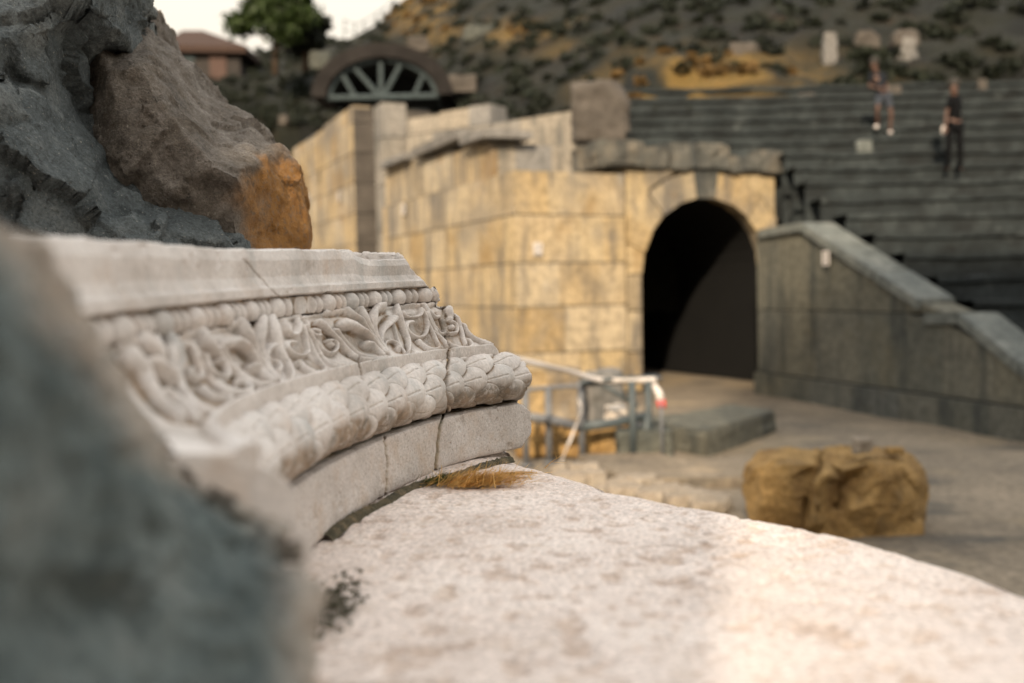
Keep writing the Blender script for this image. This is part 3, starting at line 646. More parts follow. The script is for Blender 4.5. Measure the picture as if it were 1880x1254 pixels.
# orchestra boulder
def orchestra_boulder():
    b = thing('cracked_boulder', 'cracked ochre boulder on the sandy orchestra floor with a round stone on top', 'boulder', (2.9, 8.9, GZ))
    L_ = [(1366, 905, 8.95), (1373, 855, 9.0), (1402, 828, 9.25), (1450, 821, 9.35), (1511, 826, 9.32), (1500, 862, 8.85), (1484, 930, 8.75), (1480, 998, 8.7), (1420, 992, 8.75), (1380, 968, 8.85)]
    Li = [(1392, 866, 8.72), (1440, 850, 8.66), (1490, 854, 8.68), (1398, 930, 8.64), (1470, 930, 8.60), (1440, 880, 8.60)]
    M_ = [(1473, 910, 8.8), (1488, 880, 8.8), (1516, 851, 8.95), (1545, 853, 8.95), (1549, 880, 8.8), (1532, 940, 8.75), (1522, 998, 8.7), (1472, 998, 8.7)]
    Mi = [(1500, 888, 8.52), (1498, 950, 8.50), (1516, 873, 8.54)]
    Q_ = [(1503, 846, 9.1), (1516, 822, 9.32), (1540, 819, 9.35), (1590, 824, 9.35), (1640, 822, 9.35), (1676, 833, 9.3), (1701, 862, 9.05), (1709, 895, 8.95), (1704, 935, 8.9), (1690, 985, 8.8), (1610, 1000, 8.65), (1536, 1000, 8.7), (1530, 945, 8.8), (1545, 890, 8.85)]
    Qi = [(1552, 862, 8.66), (1600, 850, 8.62), (1655, 856, 8.64), (1686, 885, 8.72), (1600, 925, 8.50), (1668, 930, 8.58), (1562, 935, 8.55), (1625, 880, 8.52)]
    for k, (o_, i_) in enumerate(((L_, Li), (M_, Mi), (Q_, Qi))):
        V, Fc = traced_rock(o_, i_, .45 if k != 1 else .25, .85); rock_mesh(remesh(V, Fc, .010), BOULD, 'broken_block', parent=b, amp=.006, sc=4, seed=77 + k, amp2=.010, fac=.022, fsc=3.4)
    a = G(1560, 985, GZ); blob_rock('rock', (2.93, 8.95, GZ - .15), (1.35, .7, .38), BOULD, 'low brown slab wedged beneath the ochre boulder', 'stone slab', 81, amp=.05, fac=.05, vox=.025)
    p = W(1584, 831, 8.85); blob_rock('pebble', p, (.17, .15, .14), SANDY, 'small pale round stone on top of the ochre boulder', 'stone', 82, amp=.08, fac=.03, cuts=30, vox=.008)
    p = W(1641, 833, 8.9); blob_rock('stone_chip', p, (.15, .11, .06), BOULD, 'flat reddish brick chip lying right of the round stone on the boulder', 'brick chip', 84, amp=.05, fac=.03, cuts=4, vox=.006)
orchestra_boulder()

def misc_orchestra():
    # dark platform in the orchestra
    q = [G(1297, 833, GZ), G(1424, 790, GZ), G(1400, 752, GZ), G(1217, 850, GZ) ]
    q = [np.array([*a[:2], 0]) for a in q]; q[3] = q[0] + (G(1205, 840, GZ) - G(1297, 833, GZ)) * np.array([1, 1, 0]); q[2] = q[1] + (q[3] - q[0]) * .9 + np.array([0.2, 1.2, 0]); q[3] = q[3] + np.array([-.1, 1.5, 0])
    mb = MB(); mb.hexa([(a[0], a[1], GZ - .1) for a in q] + [(a[0], a[1], GZ + .30) for a in q])
    o = mb.build('stone_platform', WALLST, bevel=.03, sub=6, disp=.03, dscale=2); attr(o, 'tone', np.full(len(o.data.vertices), .6)); tag(o, 'low grey stone platform on the floor in front of the arch', 'platform')
    # pale low kerb slab in front, throws the dark slot
    a = G(1215, 858, GZ); b = G(1372, 893, GZ); mb = MB()
    c = G(1060, 850, GZ); mb.hexa([(c[0], c[1], GZ - .1), (a[0] - .6, a[1] - 1.2, GZ - .1), (b[0], b[1], GZ - .1), (a[0], a[1] + .7, GZ - .1)] + [(c[0], c[1], GZ + .10), (a[0] - .6, a[1] - 1.2, GZ + .10), (b[0], b[1], GZ + .1), (a[0], a[1] + .7, GZ + .1)])
    o = mb.build('stone_slab', GROUND, bevel=.02, sub=5, disp=.02, dscale=3); tag(o, 'thin broken paving slab left of the ochre boulder', 'paving slab')
    specs = [(1000, 762, 14.0, (1.0, .7, .62), OCHRE, 'squared yellow block lying behind the barrier, at the tower foot'),
             (1085, 760, 14.6, (.85, .7, .5), GREYST, 'grey rough block behind the barrier, right of the yellow one'),
             (1010, 855, 13.4, (.9, .6, .42), BOULD, 'ochre block on the ground beneath the lower barrier rail, left'),
             (1105, 850, 13.3, (.8, .6, .40), BOULD, 'ochre block on the ground under the barrier, right of the diagonal tape'),
             (1180, 852, 13.0, (.7, .6, .42), WALLST, 'dark grey block at the right end of the barrier')]
    for k, (px, py, y, s, m, lb) in enumerate(specs):
        p = W(px, py, y); z = GZ + (.55 if k < 2 else 0); blob_rock('stone_block', (p[0], y, z if k > 1 else GZ), (s[0], s[1], s[2] + (.5 if k < 2 else 0)), m, lb, 'stone block', 100 + k, amp=.05, fac=.06, cuts=5)
    p = W(1131, 772, 13.4); blob_rock('pale_stone', (p[0], 13.5, p[2] - .05), (.30, .22, .24), PALE, 'small bright white stone leaning behind the barrier rail', 'stone', 120, amp=.1, fac=.06, cuts=10, rot=.5)
    p = W(1131, 790, 13.5); blob_rock('stone_block', (p[0] + .05, 13.6, GZ), (.75, .55, p[2] - GZ + .07), GREYST, 'squat grey block carrying the bright white stone', 'stone block', 121, amp=.04, fac=.04, cuts=4)
    # rubble edge
    for k in range(46):
        px = 1035 + (k % 23) * 12.5 + random.uniform(-8, 8); py = 858 + random.uniform(0, 34) + (k % 23) * 2.2; g = G(px, py, GZ); s = random.uniform(.10, .34)
        blob_rock('rubble_stone', (g[0], g[1], GZ - .03), (s * 1.3, s, s * .5), SANDY, 'pale rough stone in the rubble strip between ledge and barrier', 'rubble stone', 140 + k, amp=.12, fac=.1, group='pale rubble beside the ledge', vox=s / 16)
misc_orchestra()

def barrier():
    y = 12.6; r_ = .032
    b = thing('barrier', 'grey tubular barrier with two rails and taped posts in front of the tower', 'barrier', (*G(1065, 852, GZ)[:2], GZ))
    def post(px, pt, m, rr=.04, yy=y, pb=None):
        a = W(px, pt, yy); mb = MB(); c = W(px + (852 - pt) * .02, 852, yy); mb.tube([(c[0], yy, GZ), (a[0], yy, a[2])], rr, 10); mb.tube([(c[0], yy, GZ), (c[0], yy, GZ + .03)], rr * 2, 10); mb.build('post', m, b, smooth=True)
    post(1066, 700, METAL, .045); post(1006, 712, METAL, .045); post(964, 716, METAL, .045, 12.4); post(1160, 700, DMETAL, .05, 12.7); post(1190, 698, DMETAL, .045, 12.8); post(1214, 735, METAL, .018, 12.5)
    def rail(pts, m, rr):
        mb = MB(); mb.tube([W(*p) for p in pts], rr, 8); mb.build('rail', m, b, smooth=True)
    rail([(955, 717, 12.4), (1006, 712, 12.6), (1066, 708, 12.6), (1214, 694, 12.9)], METAL, .028)
    rail([(1066, 704, 12.55), (1120, 697, 12.7), (1208, 692, 12.9)], DMETAL, .035)
    rail([(955, 764, 12.35), (1006, 770, 12.5), (1066, 784, 12.55)], METAL, .06)
    rail([(1066, 784, 12.6), (1120, 778, 12.7), (1195, 762, 12.9)], DMETAL, .06)
    rail([(1105, 705, 12.7), (1170, 745, 12.75)], DMETAL, .03)
    rail([(1180, 830, 12.8), (1190, 760, 12.8)], DMETAL, .05)
    def ribbon(pts, wd, name, m, label, cat):
        P = catmull([W(*p) for p in pts], 40); V = []
        for i, p in enumerate(P):
            a = math.sin(i * .35) * .5; V += [p + np.array([0, math.sin(a) * wd, math.cos(a) * wd]), p + np.array([.002, .004 - math.sin(a) * wd, -math.cos(a) * wd])]
        V = np.array(V); n_ = len(P); Fc = [(2 * i, 2 * i + 2, 2 * i + 3, 2 * i + 1) for i in range(n_ - 1)]; o = mesh_obj(name, V, Fc, m)
        md = o.modifiers.new('s', 'SOLIDIFY'); md.thickness = .004; tag(o, label, cat)
    ribbon([(930, 655, 10.6), (985, 668, 11.3), (1045, 682, 12.0), (1100, 697, 12.6), (1150, 699, 12.7), (1205, 697, 12.8)], .035, 'barrier_tape', WHITE, 'white tape stretched from behind the cornice to the barrier top', 'barrier tape')
    ribbon([(1062, 735, 12.5), (1068, 755, 12.5), (1052, 795, 12.45), (1040, 825, 12.4), (1026, 862, 12.3)], .032, 'hanging_tape', WHITE, 'white tape hanging diagonally from the middle barrier post to the ground', 'barrier tape')
    p0 = W(1200, 706, 12.75); p1 = W(1213, 735, 12.7); t = thing('tape_end', 'white tape end with a red tip at the right end of the barrier', 'barrier tape', p0)
    mb = MB(); mb.tube([p0, p0 * .5 + p1 * .5 + np.array([.02, 0, 0]), p1], [.03, .05, .06], 8); mb.build('tape', WHITE, t, smooth=True)
    mb = MB(); mb.tube([p1, p1 + np.array([.02, 0, -.10])], [.062, .05], 8); mb.build('tip', RED, t, smooth=True)
barrier()

# ---------------------------------------------------------------- hill features
def standing(px, pt, pb, y, wpx, name, label, cat, mat, seed, dpt=.5):
    a = W(px, pb, y); b = W(px, pt, y); wd = wpx / FPX * y
    return blob_rock(name, (a[0], y, a[2] - .2), (wd, wd * dpt, b[2] - a[2] + .2), mat, label, cat, seed, amp=.08, fac=.08, cuts=6, vox=wd / 16)
standing(1368, 80, 150, 30.0, 56, 'standing_stone', 'pale pointed stone standing on the hillside above the seating', 'standing stone', DULL, 201)
standing(1523, 62, 146, 29.5, 24, 'column_stump', 'thin grey column stump on the terrace between the pale stone and the gateway', 'column stump', GREYST, 202, 1.)
standing(1662, 72, 146, 29.5, 34, 'stone_post', 'grey upright stone post with a cap beside the two visitors', 'stone post', GREYST, 203, 1.)
standing(1660, 56, 74, 29.5, 50, 'cap_stone', 'worn pale block lying on the upright stone post', 'stone block', DULL, 204, .6)
standing(1590, 58, 80, 29.6, 44, 'fallen_stone', 'short pale stone leaning on the terrace left of the post', 'stone block', DULL, 205)
standing(1102, 152, 250, 24.6, 104, 'stone_block', 'large weathered block standing on top behind the arch cornice', 'stone block', DULL, 206)
standing(1482, 172, 203, 26.6, 34, 'stone_chunk', 'small pale stone at the top edge of the seating, below the column stump', 'stone', DULL, 207)
standing(1803, 146, 162, 26.5, 16, 'stone_chunk', 'tiny white stone on the top seat row at the far right', 'stone', DULL, 208)
standing(1640, 158, 176, 26.5, 26, 'stone_chunk', 'small pale stone just right of the climbing visitor', 'stone', DULL, 209)
standing(1235, 226, 244, 24.8, 40, 'stone_chunk', 'grey stone on the upper seats above the arch cornice', 'stone', COPING, 210)
standing(1585, 258, 282, 22.6, 30, 'stone_chunk', 'grey stone on the seats below the climbing visitor', 'stone', COPING, 211)
p = W(520, 218, 33); blob_rock('white_stone', (p[0], 33, p[2] - .2), (.34, .3, .34), DULL, 'white round stone on the dark slope left of the bastion', 'stone', 212, amp=.06, fac=.03, cuts=14)
for k, (px, py, y, wp, hp) in enumerate([(880, 60, 44, 60, 22), (770, 78, 40, 40, 20), (1220, 60, 36, 40, 18), (960, 40, 45, 36, 26), (1120, 60, 40, 40, 22), (990, 145, 36, 60, 24), (1000, 20, 46, 22, 36), (850, 150, 37, 50, 24), (590, 108, 46, 40, 26)]):
    standing(px, py - hp / 2, py + hp / 2, y, wp, 'hillside_rock', 'weathered brown rock poking out of the hillside scrub', 'rock', DULL if k % 2 else WALLST, 220 + k)['group'] = 'rocks in the hillside scrub'

def truss():
    y = 36.; c = W(703, 178, y); t = thing('fan_truss', 'dark fan-shaped timber truss under a low round arch on the hillside', 'arched truss', c)
    sx = y / FPX; rx = 97 * sx; rz = 66 * sx
    arc = lambda k, ax, az: c + np.array([-math.cos(k) * ax, 0, math.sin(k) * az])
    mb = MB(); mb.tube([arc(math.pi * k / 24, rx, rz) for k in range(25)], 5.5 * sx, 6); mb.build('arch_frame', TEALW, t)
    mb = MB(); mb.tube([c + np.array([-rx * 1.08, 0, 0]), c + np.array([rx * 1.08, 0, 0])], 5 * sx, 6); mb.build('bottom_chord', TEALW, t)
    for (a, b) in (((652, 126), (694, 174)), ((699, 114), (700, 174)), ((735, 120), (706, 174)), ((628, 136), (652, 178)), ((776, 140), (760, 178))):
        mb = MB(); mb.tube([W(*a, y), W(*b, y)], 4.5 * sx, 6); mb.build('strut', TEALW, t)
    mb = MB(); V = [arc(math.pi * k / 24, rx * .98, rz * .98) for k in range(25)]; V2 = [v + np.array([0, 2.5, 0]) for v in V]
    mb.add(V + V2, [(k, k + 1, 26 + k, 25 + k) for k in range(24)] + [tuple(range(25, 50))]); mb.build('recess', BLACKR, t)
    mb = MB(); seg = 24
    for k in range(seg):
        a0, a1 = math.pi * k / seg, math.pi * (k + .96) / seg; q = []
        for dy in (-.3, 2.4):
            for (s_, aa) in ((1.04, a0), (1.42, a0), (1.42, a1), (1.04, a1)):
                q.append(arc(aa, rx * (1 + (s_ - 1) * .75), rz * s_) + np.array([0, dy, 0]))
        mb.hexa(q)
    mb.build('arch_ring', BLACKR if False else plain('sooty_brick', (.018, .016, .015), .9, .3, 2), t)
truss()

def hut():
    y = 54.; a = W(296, 76, y); b = W(446, 78, y); t = thing('hut', 'dark hut with a low red-brown tiled roof beside the tree on the skyline', 'hut', (a[0], y, a[2] - 5))
    rx = [W(292, 82, y), W(452, 84, y)]; rg = [W(335, 56, y + 2.5), W(372, 56, y + 2.5)]
    f0, f1 = rx; k0, k1 = f0 + np.array([0, 6, 0]), f1 + np.array([0, 6, 0]); mb = MB(); th = np.array([0, 0, .35])
    V = [f0, f1, k1, k0, rg[0], rg[1], f0 - th, f1 - th, k1 - th, k0 - th]; mb.add(V, [(0, 1, 5, 4), (1, 2, 5), (2, 3, 4, 5), (3, 0, 4), (0, 6, 7, 1), (1, 7, 8, 2), (2, 8, 9, 3), (3, 9, 6, 0), (6, 9, 8, 7)])
    mb.build('roof', TILE, t)
    mb = MB(); mb.box(f0[0] + .5, f1[0] - .5, y + .5, y + 5.5, f0[2] - 6, f0[2] - .3); mb.build('wall', DARKW, t)
    wn_ = W(340, 100, y + .45); mb = MB(); mb.box(wn_[0] - .5, wn_[0] + .5, y + .42, y + .52, wn_[2] - .4, wn_[2] + .5); mb.build('window', TEALW, t)
    mb = MB(); dn_ = W(400, 104, y + .45); mb.box(dn_[0] - .45, dn_[0] + .45, y + .40, y + .52, dn_[2] - 1.2, dn_[2] + .7); mb.build('door', plain('brown_door', (.05, .024, .016), .7, .2, 5), t)
hut()
def tree(px, base, top, y, wpx, label, n=9000, seed=1, mat=LEAFG, leaf=.16):
    r = np.random.default_rng(seed); B = W(px, base, y); T = W(px, top, y); H = T[2] - B[2]; Wd = wpx / FPX * y
    t = thing('tree', label, 'tree', B); mb = MB(); mb.tube([B + np.array([0, 0, -.5]), B + np.array([.05, 0, H * .3]), B + np.array([0, 0, H * .65])], [.16, .12, .05], 8)
    C_ = []; Rr = []
    for k in range(26):
        a = r.uniform(0, 6.28); h = r.uniform(.25, .95); rad = Wd * .5 * math.sqrt(max(.05, 1 - ((h - .45) / .6) ** 2)) * r.uniform(.35, .9)
        c = B + np.array([math.cos(a) * rad, math.sin(a) * rad, H * h]); C_.append(c); Rr.append(r.uniform(.14, .26) * Wd)
        mb.tube([B + np.array([0, 0, H * h * .5]), (B + c) / 2 + np.array([0, 0, H * h * .3]), c], [.05, .03, .012], 5)
    mb.build('trunk', BARK, t, smooth=True); V, Fc = leaves(C_, Rr, n, leaf, .8, seed, .3); mesh_obj('crown', V, Fc, mat, t, smooth=False)
tree(505, 118, -45, 46, 150, 'round green tree on the skyline between the hut and the railing', 11000, 5)
tree(560, 112, 25, 47, 90, 'smaller dark green tree just right of the round skyline tree', 5000, 9, LEAFD)
def railing():
    t = thing('railing', 'thin metal railing climbing the crest against the sky', 'railing', W(690, 60, 60)); pts = [(632, 72, 34), (652, 74, 42), (668, 66, 36), (690, 52, 22), (702, 44, 14), (722, 28, -4)]
    for px, b, a in pts:
        mb = MB(); mb.tube([W(px, b + 6, 61), W(px, a, 61)], .035, 6); mb.build('post', DMETAL, t)
    for q in (.1, .55):
        mb = MB(); mb.tube([W(px, a + (b - a) * q, 61) for px, b, a in pts], .025, 6); mb.build('rail', DMETAL, t)
railing()

# ---------------------------------------------------------------- visitors
def skin_mesh(name, verts, edges, radii, mat, parent, sub=2):
    me = bpy.data.meshes.new(name); base = np.array(parent['_b']); me.from_pydata([tuple(np.array(v) - base) for v in verts], edges, []); me.update(); me.materials.append(mat)
    o = bpy.data.objects.new(name, me); link(o); md = o.modifiers.new('skin', 'SKIN'); md.use_smooth_shade = True
    for i, r in enumerate(radii): v = me.skin_vertices[0].data[i]; v.radius = (r, r) if not isinstance(r, tuple) else r; v.use_root = (i == 0)
    sb = o.modifiers.new('sub', 'SUBSURF'); sb.levels = sub; sb.render_levels = sub
    dg = bpy.context.evaluated_depsgraph_get(); m2 = bpy.data.meshes.new_from_object(o.evaluated_get(dg)); bpy.data.objects.remove(o)
    m2.name = name; o2 = link(bpy.data.objects.new(name, m2)); o2.parent = parent; return o2
def person(feet, H, yaw, J, clothes, label, skinm=SKIN):
    """J: joint dict in units of body height, x right (viewer), y toward viewer negative, z up"""
    t = thing('person', label, 'person', feet); cy, sy = math.cos(yaw), math.sin(yaw)
    def P(q): x, y, z = q; return np.array([x * cy - y * sy, x * sy + y * cy, z]) * H + np.array(feet)
    order = ['pelvis', 'chest', 'neck', 'chin', 'skull', 'hipL', 'kneeL', 'ankL', 'toeL', 'hipR', 'kneeR', 'ankR', 'toeR', 'shL', 'elL', 'wrL', 'shR', 'elR', 'wrR']
    rad = dict(pelvis=(.06, .052), chest=(.062, .055), neck=.035, chin=.045, skull=.058, hipL=.042, kneeL=.028, ankL=.018, toeL=.016, hipR=.042, kneeR=.028, ankR=.018, toeR=.016, shL=.03, elL=.021, wrL=.014, shR=.03, elR=.021, wrR=.014)
    ed = [('pelvis', 'chest'), ('chest', 'neck'), ('neck', 'chin'), ('chin', 'skull'), ('pelvis', 'hipL'), ('hipL', 'kneeL'), ('kneeL', 'ankL'), ('ankL', 'toeL'), ('pelvis', 'hipR'), ('hipR', 'kneeR'), ('kneeR', 'ankR'), ('ankR', 'toeR'), ('chest', 'shL'), ('shL', 'elL'), ('elL', 'wrL'), ('chest', 'shR'), ('shR', 'elR'), ('elR', 'wrR')]
    V = [P(J[k]) for k in order]; R_ = [rad[k] if not isinstance(rad[k], tuple) else rad[k] for k in order]; R_ = [tuple(c * H for c in r) if isinstance(r, tuple) else r * H for r in R_]
    E_ = [(order.index(a), order.index(b)) for a, b in ed]
    # hands: palm and five fingers, nose
    for sd_ in 'LR':
        w_ = np.array(J['wr' + sd_]); e_ = np.array(J['el' + sd_]); d = (w_ - e_) / np.linalg.norm(w_ - e_); s_ = np.cross(d, [0, 1, .1]); s_ /= np.linalg.norm(s_)
        i0 = len(V); V.append(P(w_ + d * .035)); R_.append((.02 * H, .011 * H)); E_.append((order.index('wr' + sd_), i0))
        for k, (o_, l_) in enumerate(((-.016, .036), (-.006, .044), (.005, .042), (.015, .034), (.026, .018))):
            a = w_ + d * (.055 if k < 4 else .03) + s_ * o_; b_ = a + d * l_ * .55 + s_ * o_ * .1; c_ = b_ + d * l_ * .35 + np.array([0, -.008, 0])
            n0 = len(V); V += [P(a), P(b_), P(c_)]; R_ += [.006 * H, .0055 * H, .0045 * H]; E_ += [(i0, n0), (n0, n0 + 1), (n0 + 1, n0 + 2)]
    f = np.array(J['face']); s0 = np.array(J['skull']) * .5 + np.array(J['chin']) * .5
    n0 = len(V); V.append(P(s0 + f * .062)); R_.append(.008 * H); E_.append((order.index('chin'), n0))
    skin_mesh('body', V, E_, R_, skinm, t)
    for (nm, mat, chain, grow) in clothes:
        ks = sorted({k for e in chain for k in e[:2]}, key=lambda k: (k != 'pelvis', k != 'chest', k)); V = []; R_ = []; jj = dict(J)
        ed2 = []; idx = {}
        for (a, b, fr) in chain:
            if a not in idx: idx[a] = len(V); V.append(P(J[a])); r = rad[a]; R_.append(tuple((c + grow) * H for c in r) if isinstance(r, tuple) else (r + grow) * H)
            e = np.array(J[a]) * (1 - fr) + np.array(J[b]) * fr; ra = rad[a] if not isinstance(rad[a], tuple) else rad[a][1]; rb = rad[b] if not isinstance(rad[b], tuple) else rad[b][1]
            i = len(V); idx.setdefault(b, i) if fr == 1 else None; V.append(P(e)); rr = (ra * (1 - fr) + rb * fr + grow) * H; R_.append(tuple((c + grow) * H for c in rad[b]) if fr == 1 and isinstance(rad[b], tuple) else rr); ed2.append((idx[a], i))
        skin_mesh(nm, V, ed2, R_, mat, t)
    # hair cap, eyes
    sk = P(J['skull']); fw = P(np.array(J['skull']) + f) - sk; fw /= np.linalg.norm(fw)
    for nm, c, r, m in (('hair', sk - fw * .018 * H + np.array([0, 0, .016 * H]), .066 * H, HAIRM),):
        bm = bmesh.new(); bmesh.ops.create_icosphere(bm, subdivisions=3, radius=r); V = np.array([v.co[:] for v in bm.verts]); V = V * np.array([1, 1, .95]) + c
        V += (fbm(V * 40, 2)[:, None]) * .004; Fc = [tuple(v.index for v in q.verts) for q in bm.faces]; bm.free(); mesh_obj(nm, V, Fc, m, t)
    return t, P
def z_on(px, py):
    d = W(px, py, 1.)[2] - CZ; y = (8.18) / (.5 - d); return y
y1 = z_on(1752, 314); f1 = W(1752, 314, y1); H1 = (314 - 150) / FPX * y1
J = dict(pelvis=(0.01, 0, .52), chest=(.0, .01, .72), neck=(-.005, .0, .84), chin=(-.012, -.01, .885), skull=(-.01, 0, .945), hipL=(-.045, 0, .49), kneeL=(-.075, -.03, .28), ankL=(-.06, .02, .05), toeL=(-.10, -.05, .02),
         hipR=(.05, 0, .49), kneeR=(.055, -.02, .27), ankR=(.075, .02, .04), toeR=(.05, -.07, .015), shL=(-.06, -.04, .79), elL=(-.10, -.03, .63), wrL=(-.125, -.06, .49), shR=(.065, .04, .79), elR=(.085, .06, .63), wrR=(.06, .03, .49), face=(-.7, -.7, -.1))
legs = [('pelvis', 'hipL', 1), ('hipL', 'kneeL', 1), ('kneeL', 'ankL', 1), ('pelvis', 'hipR', 1), ('hipR', 'kneeR', 1), ('kneeR', 'ankR', 1)]
top = [('pelvis', 'chest', 1), ('chest', 'neck', .6), ('chest', 'shL', 1), ('shL', 'elL', .75), ('chest', 'shR', 1), ('shR', 'elR', .75)]
t1, P1 = person(f1, H1, 0, J, [('trousers', CLOTHK, legs, .012), ('shirt', CLOTHK, top, .012), ('shoe', CLOTHK, [('ankR', 'toeR', 1)], .012), ('shoe', CLOTHK, [('ankL', 'toeL', 1)], .012)], 'person in black clothes standing on the seating, holding a small white object')
p = P1((-.135, -.05, .445)); mb = MB(); mb.box(p[0] - .05, p[0] + .04, p[1] - .04, p[1] + .04, p[2] - .09, p[2] + .09); o = mb.build('white_bag', WHITE, bevel=.02); tag(o, 'small white bag in the hand of the person in black', 'bag')
y2 = z_on(1635, 248); f2 = W(1635, 248, y2); H2 = 1.05 * (250 - 118) / FPX * y2
J2 = dict(pelvis=(-.10, 0, .53), chest=(-.17, .02, .73), neck=(-.20, .01, .845), chin=(-.215, 0, .885), skull=(-.22, 0, .94), hipL=(-.145, 0, .50), kneeL=(-.19, -.05, .33), ankL=(-.15, .06, .13), toeL=(-.20, 0, .10),
          hipR=(-.05, 0, .50), kneeR=(.0, -.03, .28), ankR=(.0, .02, .04), toeR=(-.03, -.08, .015), shL=(-.25, 0, .79), elL=(-.27, .02, .64), wrL=(-.20, -.08, .60), shR=(-.08, .03, .79), elR=(-.03, .05, .64), wrR=(-.08, -.07, .58), face=(-.7, -.7, -.2))
sh = [('pelvis', 'hipL', 1), ('hipL', 'kneeL', .75), ('pelvis', 'hipR', 1), ('hipR', 'kneeR', .75)]
person(f2, H2, 0, J2, [('shorts', SHORTS, sh, .016), ('shirt', CLOTHN, top, .012), ('shoe', WHITE, [('ankR', 'toeR', 1)], .012), ('shoe', WHITE, [('ankL', 'toeL', 1)], .012)], 'person in dark top, shorts and white shoes stepping down the upper seats')

# ---------------------------------------------------------------- the marble ledge
def ledge():
    ys = np.concatenate([np.linspace(-1.0, .9, 120), np.linspace(.905, 2.7, 430), np.linspace(2.71, 4.0, 70)]); ns = 330; nd = 26
    ey = [-1, .5, 1.0, 1.34, 1.58, 1.77, 2.01, 2.32, 2.44, 2.7, 3.2, 4.0]; ex = [1.05, .9, .80, .69, .60, .445, .242, .035, .0, -.02, -.1, -.1]
    V = np.zeros((len(ys), ns + nd, 3))
    xe = np.interp(ys, ey, ex); k = np.ones(41) / 41; xe = np.convolve(np.pad(xe, 20, mode='edge'), k, 'valid')
    xe = xe + fbm(np.stack([ys * 5, ys * 0, ys * 0], -1), 4, seed=91) * .05
    for i, (y, e) in enumerate(zip(ys, xe)):
        x = np.concatenate([np.linspace(-2.5, -.5, 40, endpoint=False), np.linspace(-.5, e, ns - 40)]); V[i, :ns, 0] = x; V[i, :ns, 1] = y
        dist = e - x; V[i, :ns, 2] = -.03 * np.exp(-dist / .03)
        t = np.linspace(0, 1, nd); V[i, ns:, 0] = e + .02 * np.sin(np.minimum(t * 12, 1.57)); V[i, ns:, 1] = y; V[i, ns:, 2] = -.03 - .02 * (t * 12).clip(0, 1) - t * 1.8
    P = V.reshape(-1, 3); Q = P * np.array([1, 1, 1])
    n1 = fbm(Q * 3.2, 4, seed=92) * .012; n2 = fbm(Q * np.array([30, 34, 30]), 4, seed=93); n3 = fbm(Q * np.array([75, 75, 75]), 3, seed=94)
    pits = np.clip(n2 - .15, 0, 1) * .016 + np.clip(n3 - .35, 0, 1) * .010
    # shallow dished tool marks
    dz = n1 - pits + n3 * .0012
    atp = np.zeros(V.shape[:2]); atp[:, :ns] = 1; P[:, 2] += dz * atp.ravel() - 0.004 * atp.ravel(); side = (1 - atp).ravel(); P[:, 0] += fbm(Q * 6, 4, seed=95) * .02 * side * np.clip((-P[:, 2] - .03) * 30, 0, 1)
    o = grid_obj('marble_ledge', P, len(ys), ns + nd, LEDGE); attr(o, 'dirt_shading', np.clip(np.clip(n2 - .20, 0, 1) * 2.2 + np.clip(n3 - .25, 0, 1) * 1.8, 0, .55) * atp.ravel())
    tag(o, 'broad pale pitted marble ledge under the carved cornice', 'marble ledge')
ledge()

